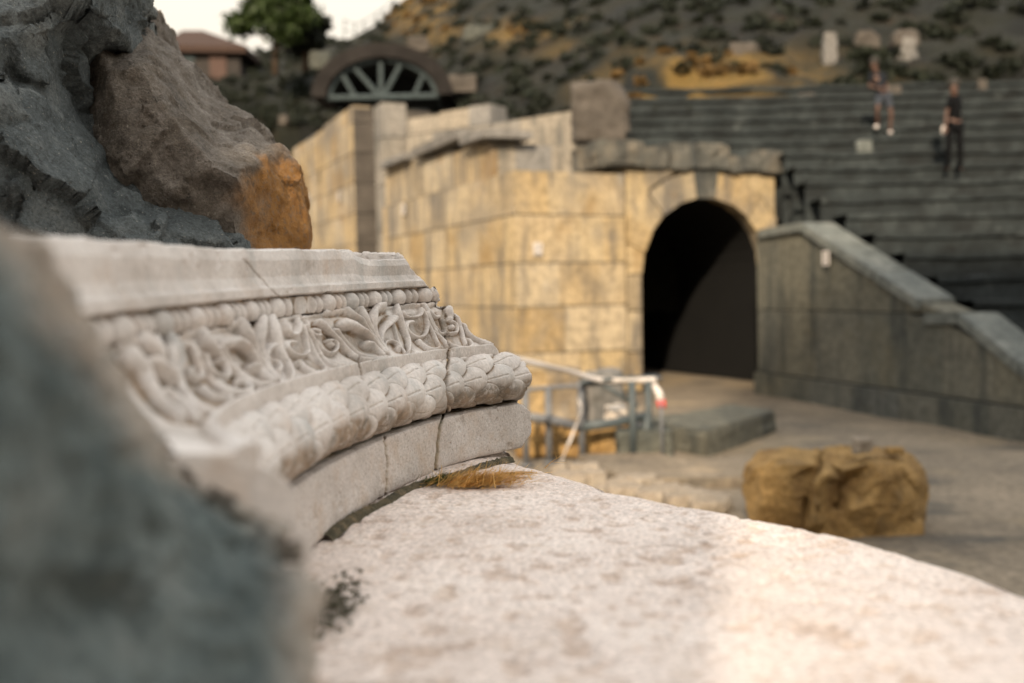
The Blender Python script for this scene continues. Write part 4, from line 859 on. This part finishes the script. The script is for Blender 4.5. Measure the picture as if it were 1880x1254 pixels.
# ---------------------------------------------------------------- the carved cornice
def cornice():
    NT = 1500
    K = catmull([(-.236, .90), (-.278, .97), (-.328, 1.08), (-.356, 1.24), (-.361, 1.41), (-.340, 1.70), (-.285, 1.98), (-.220, 2.20), (-.150, 2.37), (-.05, 2.51), (.04, 2.62), (.14, 2.72)], 4000)
    U = catmull([(-.45, .72), (-.452, .86), (-.453, 1.00), (-.455, 1.18), (-.450, 1.38), (-.425, 1.70), (-.365, 2.00), (-.298, 2.24), (-.220, 2.44), (-.125, 2.59), (-.04, 2.69), (.05, 2.78)], 4000)
    ar = np.concatenate([[0], np.cumsum(np.linalg.norm(np.diff(K, axis=0), axis=1))]); tt = np.linspace(0, ar[-1], NT); fi = np.interp(tt, ar, np.arange(4000))
    ip = lambda A: np.stack([np.interp(fi, np.arange(4000), A[:, k]) for k in (0, 1)], -1)
    K, U = ip(K), ip(U)
    g = np.gradient(K, axis=0); g /= np.linalg.norm(g, axis=1)[:, None]; nK = np.stack([-g[:, 1], g[:, 0]], -1)   # outward (left/back)
    g2 = np.gradient(U, axis=0); g2 /= np.linalg.norm(g2, axis=1)[:, None]; nU = np.stack([-g2[:, 1], g2[:, 0]], -1)
    # profile key points: (guide weight 0=K 1=U, outward offset, z)
    prof = [('back', [(1, .26, .02), (1, .26, .44), (1, .255, .468), (1, .06, .470), (1, .022, .470)], 60),
            ('fascia', [(1, .022, .470), (1, .016, .468), (1, .010, .45), (1, .012, .42), (1, .006, .404), (1, .001, .400)], 70),
            ('fillet', [(1, .001, .400), (1, -.003, .400), (1, -.004, .387), (1, -.001, .385), (1, .010, .383)], 26),
            ('bead', [(1, .010, .383), (1, .012, .382), (1, .012, .347), (1, .004, .345)], 56),
            ('cyma', [(1, .004, .345), (1, -.003, .344), (.86, -.006, .331), (.62, .006, .306), (.36, .012, .283), (.14, .006, .270), (.02, .004, .266)], 120),
            ('band', [(.02, .004, .266), (0, .0, .268), (0, -.004, .266), (0, -.003, .242), (0, .006, .238)], 34),
            ('torus', [(0, .006, .238), (0, -.006, .234), (0, -.026, .216), (0, -.040, .190), (0, -.043, .168), (0, -.036, .150), (0, -.014, .132), (0, .014, .127)], 170),
            ('groove', [(0, .014, .127), (0, .045, .126), (0, .045, .113), (0, .006, .1125)], 22),
            ('plinth', [(0, .006, .1125), (0, -.018, .111), (0, -.027, .104), (0, -.028, .06), (0, -.027, .001), (0, .0, -.006)], 110)]
    wts = []; offs = []; zs = []; sec = []; loc = []
    for nm, pts, n in prof:
        A = catmull(pts, n * 6); l = np.concatenate([[0], np.cumsum(np.linalg.norm(np.diff(A[:, 1:], axis=0) + np.diff(A[:, :1] * .085, axis=0), axis=1))]); q = np.linspace(0, l[-1], n)
        if nm in ('back', 'fillet', 'groove', 'fascia', 'bead'):
            B_ = np.array(pts, float); lb = np.concatenate([[0], np.cumsum(np.linalg.norm(np.diff(B_[:, 1:], axis=0), axis=1))]); q = np.linspace(0, lb[-1], n); A2 = [np.interp(q, lb, B_[:, k]) for k in range(3)]
        else: A2 = [np.interp(q, l, A[:, k]) for k in range(3)]
        wts += list(A2[0]); offs += list(A2[1]); zs += list(A2[2]); sec += [nm] * n; loc += list(np.linspace(0, 1, n))
    wts, offs, zs, sec, loc = map(np.array, (wts, offs, zs, sec, loc)); NV = len(wts)
    def position(tidx):
        """tidx: float array [NT,NV] of indices along the run -> base surface"""
        i0 = np.clip(np.floor(tidx).astype(int), 0, NT - 2); f = (tidx - i0)[..., None]
        k = K[i0] * (1 - f) + K[i0 + 1] * f; u = U[i0] * (1 - f) + U[i0 + 1] * f; nk = nK[i0]; nu = nU[i0]
        w_ = wts[None, :, None]; xy = k * (1 - w_) + u * w_ + (nk * (1 - w_) + nu * w_) * offs[None, :, None]
        up = smooth01((zs - .268) / .09)[None, :]; z = zs[None, :] + up * .024 * (xy[..., 1] - 1.15)
        return np.concatenate([xy, z[..., None]], -1)
    ti = np.repeat(np.arange(NT, dtype=float)[:, None], NV, 1); P = position(ti); qx, qy = proj(P)
    # broken top edge of the fascia
    pxT = np.interp(qx[:, sec == 'fascia'][:, 0], [60, 250, 400, 560, 640, 652, 668, 735, 800], [0, 0, -.004, 0, .003, -.012, -.020, -.018, -.02]); pxT = pxT + fbm(np.stack([tt * 40, tt * 0, tt * 0], -1), 4, seed=5) * .003
    lo = np.where(sec == 'back', 1., np.where(sec == 'fascia', 1 - loc, 0.)); lo = np.where((sec == 'back') & (zs < .3), 0, lo)
    P[..., 2] += pxT[:, None] * lo[None, :]
    # far-end break
    sy = [380, 440, 486, 517, 543, 560, 566, 574, 590, 618, 630, 650, 656, 668, 690, 715, 728, 740, 755, 775, 800, 825, 834, 870]; sx = [735, 738, 752, 778, 795, 806, 828, 836, 846, 872, 904, 914, 938, 960, 968, 966, 950, 948, 972, 975, 971, 955, 944, 938]
    lim = np.interp(qy, sy, sx) + fbm(np.stack([qy.ravel() / 14, qx.ravel() * 0, qx.ravel() * 0], -1), 3, seed=31).reshape(qy.shape) * 3.0
    over = (qx > lim) & (ti > 900); first = np.where(over.any(0), over.argmax(0), NT - 1).astype(float)
    bk = sec == 'back'; first[bk] = first[np.where(sec == 'fascia')[0][0]]
    tm = np.minimum(ti, first[None, :]); ex = (ti - first[None, :]).clip(0) * (ar[-1] / NT)
    P2 = position(tm); P2[..., 2] += pxT[np.clip(tm, 0, NT - 1).astype(int), np.zeros_like(tm, int)] * lo[None, :] if False else (pxT[np.clip(tm, 0, NT - 1).astype(int)] * lo[None, :])
    ii = np.clip(tm, 0, NT - 1).astype(int); nn = nK[ii] * (1 - wts[None, :, None]) + nU[ii] * wts[None, :, None]; tg = g[ii]
    wob = fbm(np.stack([ex.ravel() * 25, np.tile(zs * 30, NT), np.zeros(NT * NV)], -1), 3, seed=44).reshape(NT, NV)
    P2[..., :2] += nn * (ex * 1.1)[..., None] + tg * ((1 - np.exp(-ex / .008)) * .012 + wob * .010 * (ex > 0))[..., None]
    endm = smooth01(ex / .006)
    P = P2
    # base normals
    du = np.gradient(P, axis=0); dv = np.gradient(P, axis=1); N_ = np.cross(du, dv); N_ /= (np.linalg.norm(N_, axis=2)[..., None] + 1e-12)
    # orient outward toward the viewer side (bead/torus normals must face +x/-y)
    c = np.where(sec == 'torus')[0][60]
    if N_[700, c, 0] < 0: N_ = -N_
    H = np.zeros((NT, NV)); D = np.zeros((NT, NV))
    # coordinates on the surface in metres
    arcv = np.concatenate([[0], np.cumsum(np.linalg.norm(np.diff(P[800], axis=0), axis=1))])
    T2 = np.repeat(tt[:, None], NV, 1)
    # --- beads and reels
    cb = np.where(sec == 'bead')[0]; period = .108; s = (tt + fbm(np.stack([tt * 9, tt * 0, tt * 0], -1), 2, seed=3) * .004 - .004) % period; vb = (loc[cb] - .5) * 2
    r = .0150; bl = .0285; hh = np.zeros((NT, len(cb))); 
    def ell(ds, half, rad): q = 1 - (ds[:, None] / half) ** 2 - (vb[None, :] * .0195 / rad) ** 2; return np.sqrt(np.clip(q, 0, 1)) * rad
    for kk, (c_, half, rad) in enumerate(((bl, bl * 1.0, .0188), (.0675, .0112, .0165), (.0905, .0112, .0165))):
        for sh_ in (-period, 0, period): hh = np.maximum(hh, ell(s - c_ + sh_, half, rad))
    worn = fbm(np.stack([tt * 7, tt * 0 + 5, tt * 0], -1), 3, seed=66)
    qxb = qx[:, cb[20]]; gapm = smooth01((np.abs(qxb - 545) - 18) / 6)   # broken stretch of the bead row
    H[:, cb] = hh * 1.25 * gapm[:, None] * (1 - .25 * np.clip(worn, 0, 1))[:, None] + .004 * (1 - gapm[:, None]); D[:, cb] = np.clip(1 - hh / .006, 0, 1) * .8
    # --- frieze carving, strokes traced on the stone
    cc = np.where(sec == 'cyma')[0]; GX, GY = qx[:, cc], qy[:, cc]; vloc = np.concatenate([[0], np.cumsum(np.linalg.norm(np.diff(P[900][cc], axis=0), axis=1))])
    def to_surf(x, y):
        d = (GX - x) ** 2 + (GY - y) ** 2; k = d.argmin(); i, j = divmod(k, len(cc)); return tt[i], vloc[j]
    Zs = {'a': (730, 530, 7.84), 'b': (580, 530, 7.84), 'c': (400, 540, 6.6), 'd': (180, 560, 4.18)}
    ST = [  # zoom, points, width start, width end (m), height
        ('a', [(370, 290), (425, 400), (440, 520), (430, 600), (395, 670), (310, 700), (220, 680), (150, 620), (115, 560), (130, 500), (190, 480)], 5, 10, 1),
        ('a', [(340, 290), (350, 350), (310, 395), (220, 400), (130, 390), (80, 330)], 8, 6, .9),
        ('a', [(400, 330), (455, 470), (520, 620), (575, 740), (605, 830), (560, 862), (460, 862), (370, 810), (300, 750)], 4, 8, .9),
        ('a', [(430, 330), (520, 520), (600, 640), (690, 760), (740, 850)], 4, 6, .9),
        ('a', [(420, 270), (500, 450), (560, 560), (650, 625), (760, 640), (850, 625), (860, 560), (830, 500), (780, 480)], 5, 8, 1),
        ('a', [(410, 260), (470, 330), (540, 400), (600, 400), (610, 360)], 7, 9, .9),
        ('a', [(530, 600), (640, 700), (760, 790), (900, 835), (1020, 835), (1080, 815), (1050, 760), (1000, 740)], 4, 8, .9),
        ('a', [(800, 290), (870, 350), (950, 470), (1000, 600), (1060, 670), (1200, 745), (1300, 790)], 8, 6, 1),
        ('a', [(740, 300), (765, 380), (760, 450)], 16, 10, .7), ('a', [(870, 400), (930, 600), (955, 700), (990, 790)], 8, 6, .8),
        ('a', [(780, 540), (790, 560)], 9, 9, .8), ('a', [(350, 200), (420, 240), (500, 200)], 12, 10, .6), ('a', [(0, 230), (150, 220), (300, 230)], 9, 9, .6),
        ('b', [(40, 480), (160, 590), (300, 730), (430, 870), (560, 965), (700, 1010), (860, 1010), (1010, 985)], 13, 5, .9),
        ('b', [(290, 590), (400, 730), (520, 860), (640, 950), (800, 985), (960, 975), (1030, 960)], 8, 4, 1),
        ('b', [(720, 810), (790, 830), (880, 880), (1000, 945)], 20, 5, .9),
        ('b', [(400, 520), (480, 530), (600, 600), (740, 680), (860, 790), (1000, 905)], 26, 4, 1.1),
        ('b', [(110, 330), (250, 325), (400, 330), (500, 385), (620, 440), (690, 510), (770, 610), (880, 740), (1010, 900)], 16, 4, 1.1),
        ('b', [(560, 290), (640, 320), (700, 390), (765, 510), (835, 640), (930, 770), (1040, 900)], 15, 4, .9),
        ('b', [(940, 280), (870, 300), (815, 370), (810, 480), (835, 600), (905, 740), (1050, 895)], 20, 4, 1.1),
        ('b', [(1085, 440), (1040, 490), (970, 570), (935, 660), (945, 760), (1055, 900)], 18, 4, 1.1),
        ('b', [(1060, 900), (1010, 820), (1025, 755), (1100, 745), (1170, 780), (1200, 840)], 4, 8, .9), ('b', [(1180, 850), (1195, 865)], 10, 9, .9),
        ('b', [(1150, 240), (1200, 380), (1260, 560), (1320, 700), (1350, 830), (1340, 910)], 10, 7, 1), ('b', [(1130, 480), (1175, 650), (1230, 800), (1290, 900)], 5, 5, .6), ('b', [(1160, 230), (1250, 215), (1400, 230)], 10, 10, .7),
        ('b', [(560, 400), (640, 490), (740, 600)], 5, 4, .6),
        ('c', [(1010, 340), (1060, 450), (1090, 600), (1110, 680), (1060, 740), (960, 740), (880, 690), (835, 640), (850, 580), (910, 590)], 5, 9, 1),
        ('c', [(960, 310), (985, 390), (960, 470), (900, 495), (840, 440), (795, 350)], 8, 9, 1),
        ('c', [(1050, 370), (1130, 560), (1200, 730), (1305, 880), (1280, 930), (1180, 945), (1080, 905), (1010, 840), (970, 830)], 4, 9, .9),
        ('c', [(1070, 370), (1180, 560), (1260, 720), (1350, 820), (1500, 880)], 4, 5, .9),
        ('c', [(1060, 320), (1140, 480), (1210, 600), (1290, 690), (1380, 715), (1435, 680), (1440, 610), (1390, 560), (1340, 570)], 5, 8, 1),
        ('c', [(1090, 380), (1150, 470), (1220, 500), (1250, 470), (1200, 420)], 7, 8, .9), ('c', [(1240, 720), (1380, 810), (1580, 860)], 5, 5, .8), ('c', [(1360, 600), (1380, 615)], 9, 9, .8),
        ('c', [(600, 300), (660, 450), (700, 640), (770, 780), (850, 870), (905, 960), (900, 1010)], 18, 7, 1), ('c', [(620, 280), (800, 260), (980, 290)], 10, 10, .8),
        ('c', [(510, 350), (490, 480), (485, 600), (520, 740), (600, 880), (740, 1000)], 17, 4, 1.1),
        ('c', [(620, 640), (565, 710), (575, 800), (640, 920), (760, 1010)], 15, 4, 1.1), ('c', [(650, 800), (720, 810), (765, 880), (740, 930)], 6, 9, .9),
        ('c', [(130, 380), (240, 395), (330, 480), (400, 600), (470, 750), (600, 900), (720, 1010)], 18, 4, 1.1),
        ('c', [(80, 620), (160, 590), (250, 620), (350, 710), (450, 820), (560, 930), (700, 1030)], 22, 4, 1.1), ('c', [(400, 900), (470, 930), (560, 985), (660, 1040)], 18, 5, .9),
        ('c', [(0, 660), (100, 780), (220, 920), (350, 1020), (500, 1085), (680, 1085)], 12, 5, 1), ('c', [(230, 1050), (310, 1065), (390, 1120), (400, 1165), (250, 1180), (100, 1120), (0, 1050)], 8, 6, .9),
        ('d', [(480, 200), (560, 300), (620, 420), (600, 500), (640, 620), (720, 760), (860, 800)], 14, 6, 1),
        ('d', [(650, 200), (780, 220), (850, 300), (930, 400), (1050, 520), (1160, 590), (1250, 620)], 14, 7, 1),
        ('d', [(720, 290), (760, 420), (800, 520), (780, 570), (720, 550), (690, 500)], 6, 9, 1), ('d', [(640, 320), (690, 310)], 11, 9, .9),
        ('d', [(830, 380), (870, 500), (950, 555), (1005, 540), (970, 460), (930, 430)], 6, 9, 1), ('d', [(850, 540), (960, 640), (1100, 665), (1180, 650), (1150, 600), (1080, 590)], 6, 8, .9),
        ('d', [(800, 640), (880, 700), (1010, 715), (1020, 690)], 9, 6, .9), ('d', [(540, 350), (560, 480), (600, 600), (700, 720), (800, 800)], 14, 6, 1),
        ('d', [(400, 470), (500, 550), (600, 620)], 26, 8, 1.1), ('d', [(180, 280), (320, 300), (420, 370), (480, 440)], 22, 8, 1.1), ('d', [(230, 400), (330, 520), (400, 640), (500, 760), (640, 850)], 16, 8, 1), ('d', [(380, 240), (440, 300), (480, 400)], 16, 10, .9), ('d', [(500, 700), (640, 760), (760, 860)], 16, 8, .8)]
    Hc = np.zeros((NT, len(cc)))
    TT = tt[:, None]; VV = vloc[None, :]
    for z_, pts, w0, w1, hg in ST:
        ox, oy, sc = Zs[z_]; q = catmull([(ox + a / sc, oy + b / sc) for a, b in pts], max(6, len(pts) * 4)); uv = np.array([to_surf(a, b) for a, b in q])
        uv[1:-1] = (uv[:-2] + uv[1:-1] * 2 + uv[2:]) / 4; n_ = len(uv); ws = np.linspace(w0, w1, n_) * .00053; ws[-3:] *= 1.1
        i0 = np.searchsorted(tt, uv[:, 0].min() - .03); i1 = np.searchsorted(tt, uv[:, 0].max() + .03); best = np.zeros((i1 - i0, len(cc)))
        for k in range(n_ - 1):
            A, B_ = uv[k], uv[k + 1]; ab = B_ - A; l2 = (ab ** 2).sum() + 1e-12
            # the carving is seen obliquely: measure along the run at half scale so strokes are wider there
            SX = .55; au = (TT[i0:i1] - A[0]) * SX; av = VV - A[1]; bu = ab[0] * SX; l2 = bu * bu + ab[1] ** 2 + 1e-12
            f = np.clip((au * bu + av * ab[1]) / l2, 0, 1); dd = np.hypot(au - bu * f, av - ab[1] * f); w_ = ws[k] * (1 - f) + ws[k + 1] * f
            h = np.sqrt(np.clip(1 - (dd / w_) ** 2, 0, 1)) ** 1.1 * (np.minimum(w_ * 2.4, .0205) * hg + .004); best = np.maximum(best, h)
        Hc[i0:i1] = np.maximum(Hc[i0:i1], best)
    edge = smooth01(loc[cc] / .05) * smooth01((1 - loc[cc]) / .03); H[:, cc] = Hc * edge[None, :] - .008 * edge[None, :]
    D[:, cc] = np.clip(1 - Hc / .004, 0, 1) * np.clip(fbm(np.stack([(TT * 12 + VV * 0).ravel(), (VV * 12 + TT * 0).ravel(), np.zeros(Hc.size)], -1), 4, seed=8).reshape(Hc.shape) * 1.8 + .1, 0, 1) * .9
    # --- imbricated leaves on the torus
    ct = np.where(sec == 'torus')[0]; vt = np.concatenate([[0], np.cumsum(np.linalg.norm(np.diff(P[900][ct], axis=0), axis=1))]); Lt = vt[-1]; rows = 3.8; rw = Lt / rows; pit = .108; Ht = np.zeros((NT, len(ct)))
    TTs = np.repeat(tt[:, None], len(ct), 1); skew = (vt / Lt) * .03; jt = np.random.RandomState(5)
    rib = np.zeros_like(Ht)
    for j in range(-1, 5):
        for m in range(int(tt[-1] / pit) + 3):
            c_ = m * pit + (pit / 2 if j % 2 else 0) + jt.uniform(-.004, .004); v0 = (j + .6) * rw + jt.uniform(-.001, .001); hw = rw * .80; ln = pit * .85
            i0 = np.searchsorted(tt, c_ - ln * 1.2); i1 = np.searchsorted(tt, c_ + .03 + pit * .6)
            if i1 - i0 < 3: continue
            u = (TTs[i0:i1] - c_) ; v = (vt - v0)[None, :] + u * .06
            back = -u / (ln * 1.0); fr = u / (pit * .48); q = np.where(u > 0, fr, back * .75)
            inside = 1 - q ** 2 - (v / hw) ** 2
            sh_ = (.12 + .88 * np.clip(1 + np.where(u > 0, 0, u / ln), 0, 1)); h = .030 * sh_ * np.clip(inside * 4.5, 0, 1) ** .5 * (1 - .25 * (v / hw) ** 2) - .0022 * np.exp(-(v / .0018) ** 2) * (inside > 0.25) * (u < pit * .2)
            h = np.where(inside > 0, h, 0); Ht[i0:i1] = np.maximum(Ht[i0:i1], h)
    worn = fbm(np.stack([(TTs * 10).ravel(), np.tile(vt * 10, NT), np.zeros(TTs.size)], -1), 3, seed=12).reshape(TTs.shape)
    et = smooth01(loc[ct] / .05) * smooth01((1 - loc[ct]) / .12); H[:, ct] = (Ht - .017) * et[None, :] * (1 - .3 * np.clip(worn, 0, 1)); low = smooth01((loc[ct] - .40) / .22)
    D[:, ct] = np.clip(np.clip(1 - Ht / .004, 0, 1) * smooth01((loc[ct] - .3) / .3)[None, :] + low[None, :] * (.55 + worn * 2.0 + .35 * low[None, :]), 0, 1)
    cg = np.isin(sec, ['groove']); D[:, cg] = 1
    cp = np.where(sec == 'plinth')[0]; D[:, cp] = np.clip(np.clip(1 - np.abs(loc[cp] - 0.0) / .12, 0, 1)[None, :] * (.6 + fbm(np.stack([tt * 20, tt * 0, tt * 0], -1), 3)[:, None]) + np.clip((loc[cp] - .86) / .1, 0, 1)[None, :] * .8, 0, 1)
    def blur(A, a, b):
        B_ = np.pad(A, ((a, a), (0, 0)), mode='edge'); c_ = np.cumsum(np.vstack([B_[:1] * 0, B_]), 0); A1 = (c_[2 * a + 1:] - c_[:-2 * a - 1]) / (2 * a + 1)
        B_ = np.pad(A1, ((0, 0), (b, b)), mode='edge'); c_ = np.cumsum(np.hstack([B_[:, :1] * 0, B_]), 1); return (c_[:, 2 * b + 1:] - c_[:, :-2 * b - 1]) / (2 * b + 1)
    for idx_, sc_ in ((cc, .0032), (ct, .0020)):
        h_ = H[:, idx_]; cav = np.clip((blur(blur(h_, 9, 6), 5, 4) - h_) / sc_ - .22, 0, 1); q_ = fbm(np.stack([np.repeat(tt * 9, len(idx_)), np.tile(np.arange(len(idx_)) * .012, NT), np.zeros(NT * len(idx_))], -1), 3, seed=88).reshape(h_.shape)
        D[:, idx_] = np.maximum(D[:, idx_] * .8, cav * np.clip(.75 + q_ * 1.3, .15, 1))  # grime in the recesses, deepened to paint in the shade between carvings
    # --- wear, joints and cracks
    flat = P.reshape(-1, 3); nz = fbm(flat * 35, 4, seed=71).reshape(NT, NV); nz2 = fbm(flat * 160, 3, seed=72).reshape(NT, NV); chip = np.clip(fbm(flat * 22, 3, seed=73).reshape(NT, NV) - .42, 0, 1)
    H += nz * .0014 + nz2 * .0005 - chip * .02 * np.isin(sec, ['fillet', 'band', 'plinth', 'fascia', 'cyma'])[None, :]
    cr = np.interp(qy, [480, 560, 573, 587, 604, 619, 642, 668, 700, 745, 765, 800, 866], [780, 800, 809, 813, 817, 823, 825, 820, 817, 818, 812, 806, 799]); cr = cr + fbm(np.stack([qy.ravel() / 9, qy.ravel() * 0, qy.ravel() * 0], -1), 3, seed=9).reshape(qy.shape) * 1.6
    dj = np.abs(qx - cr); on = (qy > 572)
    H -= np.where(on, np.exp(-(dj / (1.5 + 1.5 * ((qy > 690) & (qy < 745)))) ** 2), 0) * .010; D = np.maximum(D, np.where(on, np.exp(-(dj / 3.0) ** 2), 0))
    for (ys_, xs_, wdt, dep) in (([470, 500, 525, 545], [446, 470, 492, 512], 1.1, .004), ([800, 850, 915], [705, 712, 708], 1.8, .006), ([655, 690], [659, 663], 1.6, .006)):
        c_ = np.interp(qy, ys_, xs_) + fbm(np.stack([qy.ravel() / 6, qy.ravel() * 0, qy.ravel() * 0], -1), 3, seed=19).reshape(qy.shape) * 2; e = np.where((qy > ys_[0]) & (qy < ys_[-1]), np.exp(-((qx - c_) / wdt) ** 2), 0); H -= e * dep; D = np.maximum(D, e * .8)
    H *= (1 - endm * .9); H[:, sec == 'back'] *= .3
    Pn = P + N_ * H[..., None]; rough_end = fbm(flat * 30, 4, seed=75).reshape(NT, NV) * endm * .008; Pn += N_ * rough_end[..., None]
    t = thing('carved_cornice', 'curved white marble cornice block with bead row, leaf frieze and laurel moulding on the ledge', 'carved cornice', (-.3, 1.9, 0))
    groups = [('fascia', ['back', 'fascia', 'fillet'], MARBLE), ('bead_and_reel', ['bead'], MARBLE), ('leaf_frieze', ['cyma'], MARBLE), ('fillet_band', ['band'], MARBLE), ('laurel_moulding', ['torus', 'groove'], MARBLE), ('plinth', ['plinth'], PLINTH)]
    for nm, ss, m in groups:
        idx = np.where(np.isin(sec, ss))[0]
        o = grid_obj(nm, Pn[:, idx], NT, len(idx), m, t); attr(o, 'dirt_shading', D[:, idx])
    ring = Pn[0]; mesh_obj('broken_end', ring, [tuple(range(len(ring)))], MARBLE, t, smooth=False)
    return t
cornice()
p = W(700, 486, 2.62); blob_rock('marble_fragment', (p[0] - .005, 2.62, p[2] - .045), (.135, .10, .075), MARBLE, 'broken white marble fragment lying on top of the far end of the cornice', 'marble fragment', 301, amp=.05, fac=.08, cuts=5, vox=.003)

# ---------------------------------------------------------------- grass and soil in the joint
def grass(n, cx, cy, sx, sy, h, mat, name, label, lay, seed):
    r = np.random.default_rng(seed); V = []; Fc = []
    for _ in range(n):
        a = r.normal(0, .5); x0, y0 = cx(a) if callable(cx) else (cx + r.normal() * sx, cy + r.normal() * sy)
        x0 += r.normal() * sx * (callable(cx)); y0 += r.normal() * sy * (callable(cx))
        ang = r.normal(0.15, .55); L_ = h * r.uniform(.4, 1.3); p = np.array([x0, y0, .001]); d = np.array([math.cos(ang), math.sin(ang) * .6, r.uniform(*lay)]); d /= np.linalg.norm(d); wd = .0011
        s = np.cross(d, [0, 0, 1]); s /= np.linalg.norm(s) + 1e-9; b = len(V); k = 5
        for i in range(k):
            w_ = wd * (1 - i / k) + .0001; V += [p - s * w_, p + s * w_ + np.array([0, 0, w_])]; d = d + np.array([r.normal() * .12, r.normal() * .12, -.12 if lay[1] < .8 else -.05]); d /= np.linalg.norm(d); p = p + d * L_ / k
            if p[2] < .0015: p[2] = .0015
        Fc += [(b + 2 * i, b + 2 * i + 1, b + 2 * i + 3, b + 2 * i + 2) for i in range(k - 1)]
    o = mesh_obj(name, V, Fc, mat, smooth=False); tag(o, label, kind='stuff', cat='grass')
g0 = G(860, 888, 0); grass(1100, g0[0] + .01, g0[1], .040, .024, .055, GOLDG, 'dry_grass', 'tuft of orange dry grass at the foot of the cornice', (.05, 1.1), 3)
g1 = G(800, 886, 0); grass(260, g1[0], g1[1], .016, .016, .03, GREENG, 'green_grass', 'few green blades in the joint beside the dry grass', (.4, 1.6), 4)
g2 = G(930, 872, 0); grass(120, g2[0], g2[1], .03, .012, .05, GOLDG, 'dry_straw', 'thin dry straws near the ledge edge', (.0, .3), 5)
def soil():
    Q = [G(*p, 0) for p in ((598, 985), (650, 950), (700, 925), (755, 895), (800, 882), (850, 868), (905, 850), (940, 842))]; P = catmull([(q[0], q[1]) for q in Q], 260); V = []
    gt = np.gradient(P, axis=0); gt /= np.linalg.norm(gt, axis=1)[:, None]; nn = np.stack([gt[:, 1], -gt[:, 0]], -1); m = 14
    wv = .011 + .010 * fbm(np.stack([np.arange(260) / 14., np.zeros(260), np.zeros(260)], -1), 3, seed=4); A = np.zeros((260, m, 3))
    for j in range(m): s = j / (m - 1); A[:, j, :2] = P + nn * (wv * (s * 1.35 - .55))[:, None]; A[:, j, 2] = .006 * (1 - s) ** .7 - .001 - .006 * s * s
    F_ = A.reshape(-1, 3); F_[:, 2] += np.abs(fbm(F_ * 120, 3, seed=6)) * .006 * (F_[:, 2] > -.002); o = grid_obj('soil', F_, 260, m, DEBRIS); tag(o, 'dark soil and moss packed in the joint under the cornice', kind='stuff', cat='soil')
soil()
def moss():
    c = G(612, 1110, 0); r = np.random.default_rng(8); V, Fc = leaves([c + np.array([r.normal() * .016, r.normal() * .06, .001]) for _ in range(160)], [.006] * 160, 1700, .0028, .5, 8, .2)
    o = mesh_obj('moss', V, Fc, plain('dark_moss', (.13, .12, .085), .9, .3, 40), smooth=False); tag(o, 'dark moss clump at the foot of the near rock', kind='stuff', cat='moss')
moss()
def twig():
    a = G(1000, 860, 0); b = W(1022, 842, a[1] - .01); c = W(1031, 836, a[1] - .01); e = W(1012, 848, a[1]); mb = MB(); mb.tube([a, e, b, c], [.0009, .0008, .0006, .0003], 5); mb.tube([b, W(1020, 834, a[1])], [.0005, .0002], 5); mb.tube([e, W(1040, 850, a[1])], [.0005, .0002], 5)
    o = mb.build('twig', GOLDG, smooth=True); tag(o, 'thin dry forked twig on the ledge edge', 'twig')
twig()

# ---------------------------------------------------------------- unseen blocks added behind the camera only to throw shade
def behind():
    back = lambda x, y, t: (x + SH[0] * t, y + SH[1] * t)
    mb = MB(); tn = []
    x0, y0 = back(.25, 1.4, 3.4)
    t = thing('shade_block_low', 'unseen block added behind the camera to shade the cornice and left ledge', 'shade blocker', (x0, y0, GZ))
    mb.box(x0 - 5.5, x0 - .30, y0 - 1.4, y0, GZ, 3.3); mb.box(x0 - 5.5, x0 - 1.5, y0 - 1.4, y0, 3.3, 4.3)
    o = mb.build('masonry', GREYST, t); attr(o, 'tone', np.full(len(o.data.vertices), .5))
    x1, y1 = back(5.0, 19.3, 52.); x1 -= .7; t = thing('shade_block_tall', 'tall unseen block added behind the camera to shade the retaining wall and seating', 'stage building', (x1, y1, GZ))
    mb = MB(); top = 31.
    mb.box(x1, x1 + 10, y1 - 3, y1, GZ, top - 2.2); mb.box(x1 + 10.02, x1 + 46, y1 - 3.2, y1, GZ, top + 3)
    o = mb.build('masonry', GREYST, t); attr(o, 'tone', np.full(len(o.data.vertices), .5))
behind()
for o in bpy.data.objects:
    if '_b' in o: del o['_b']
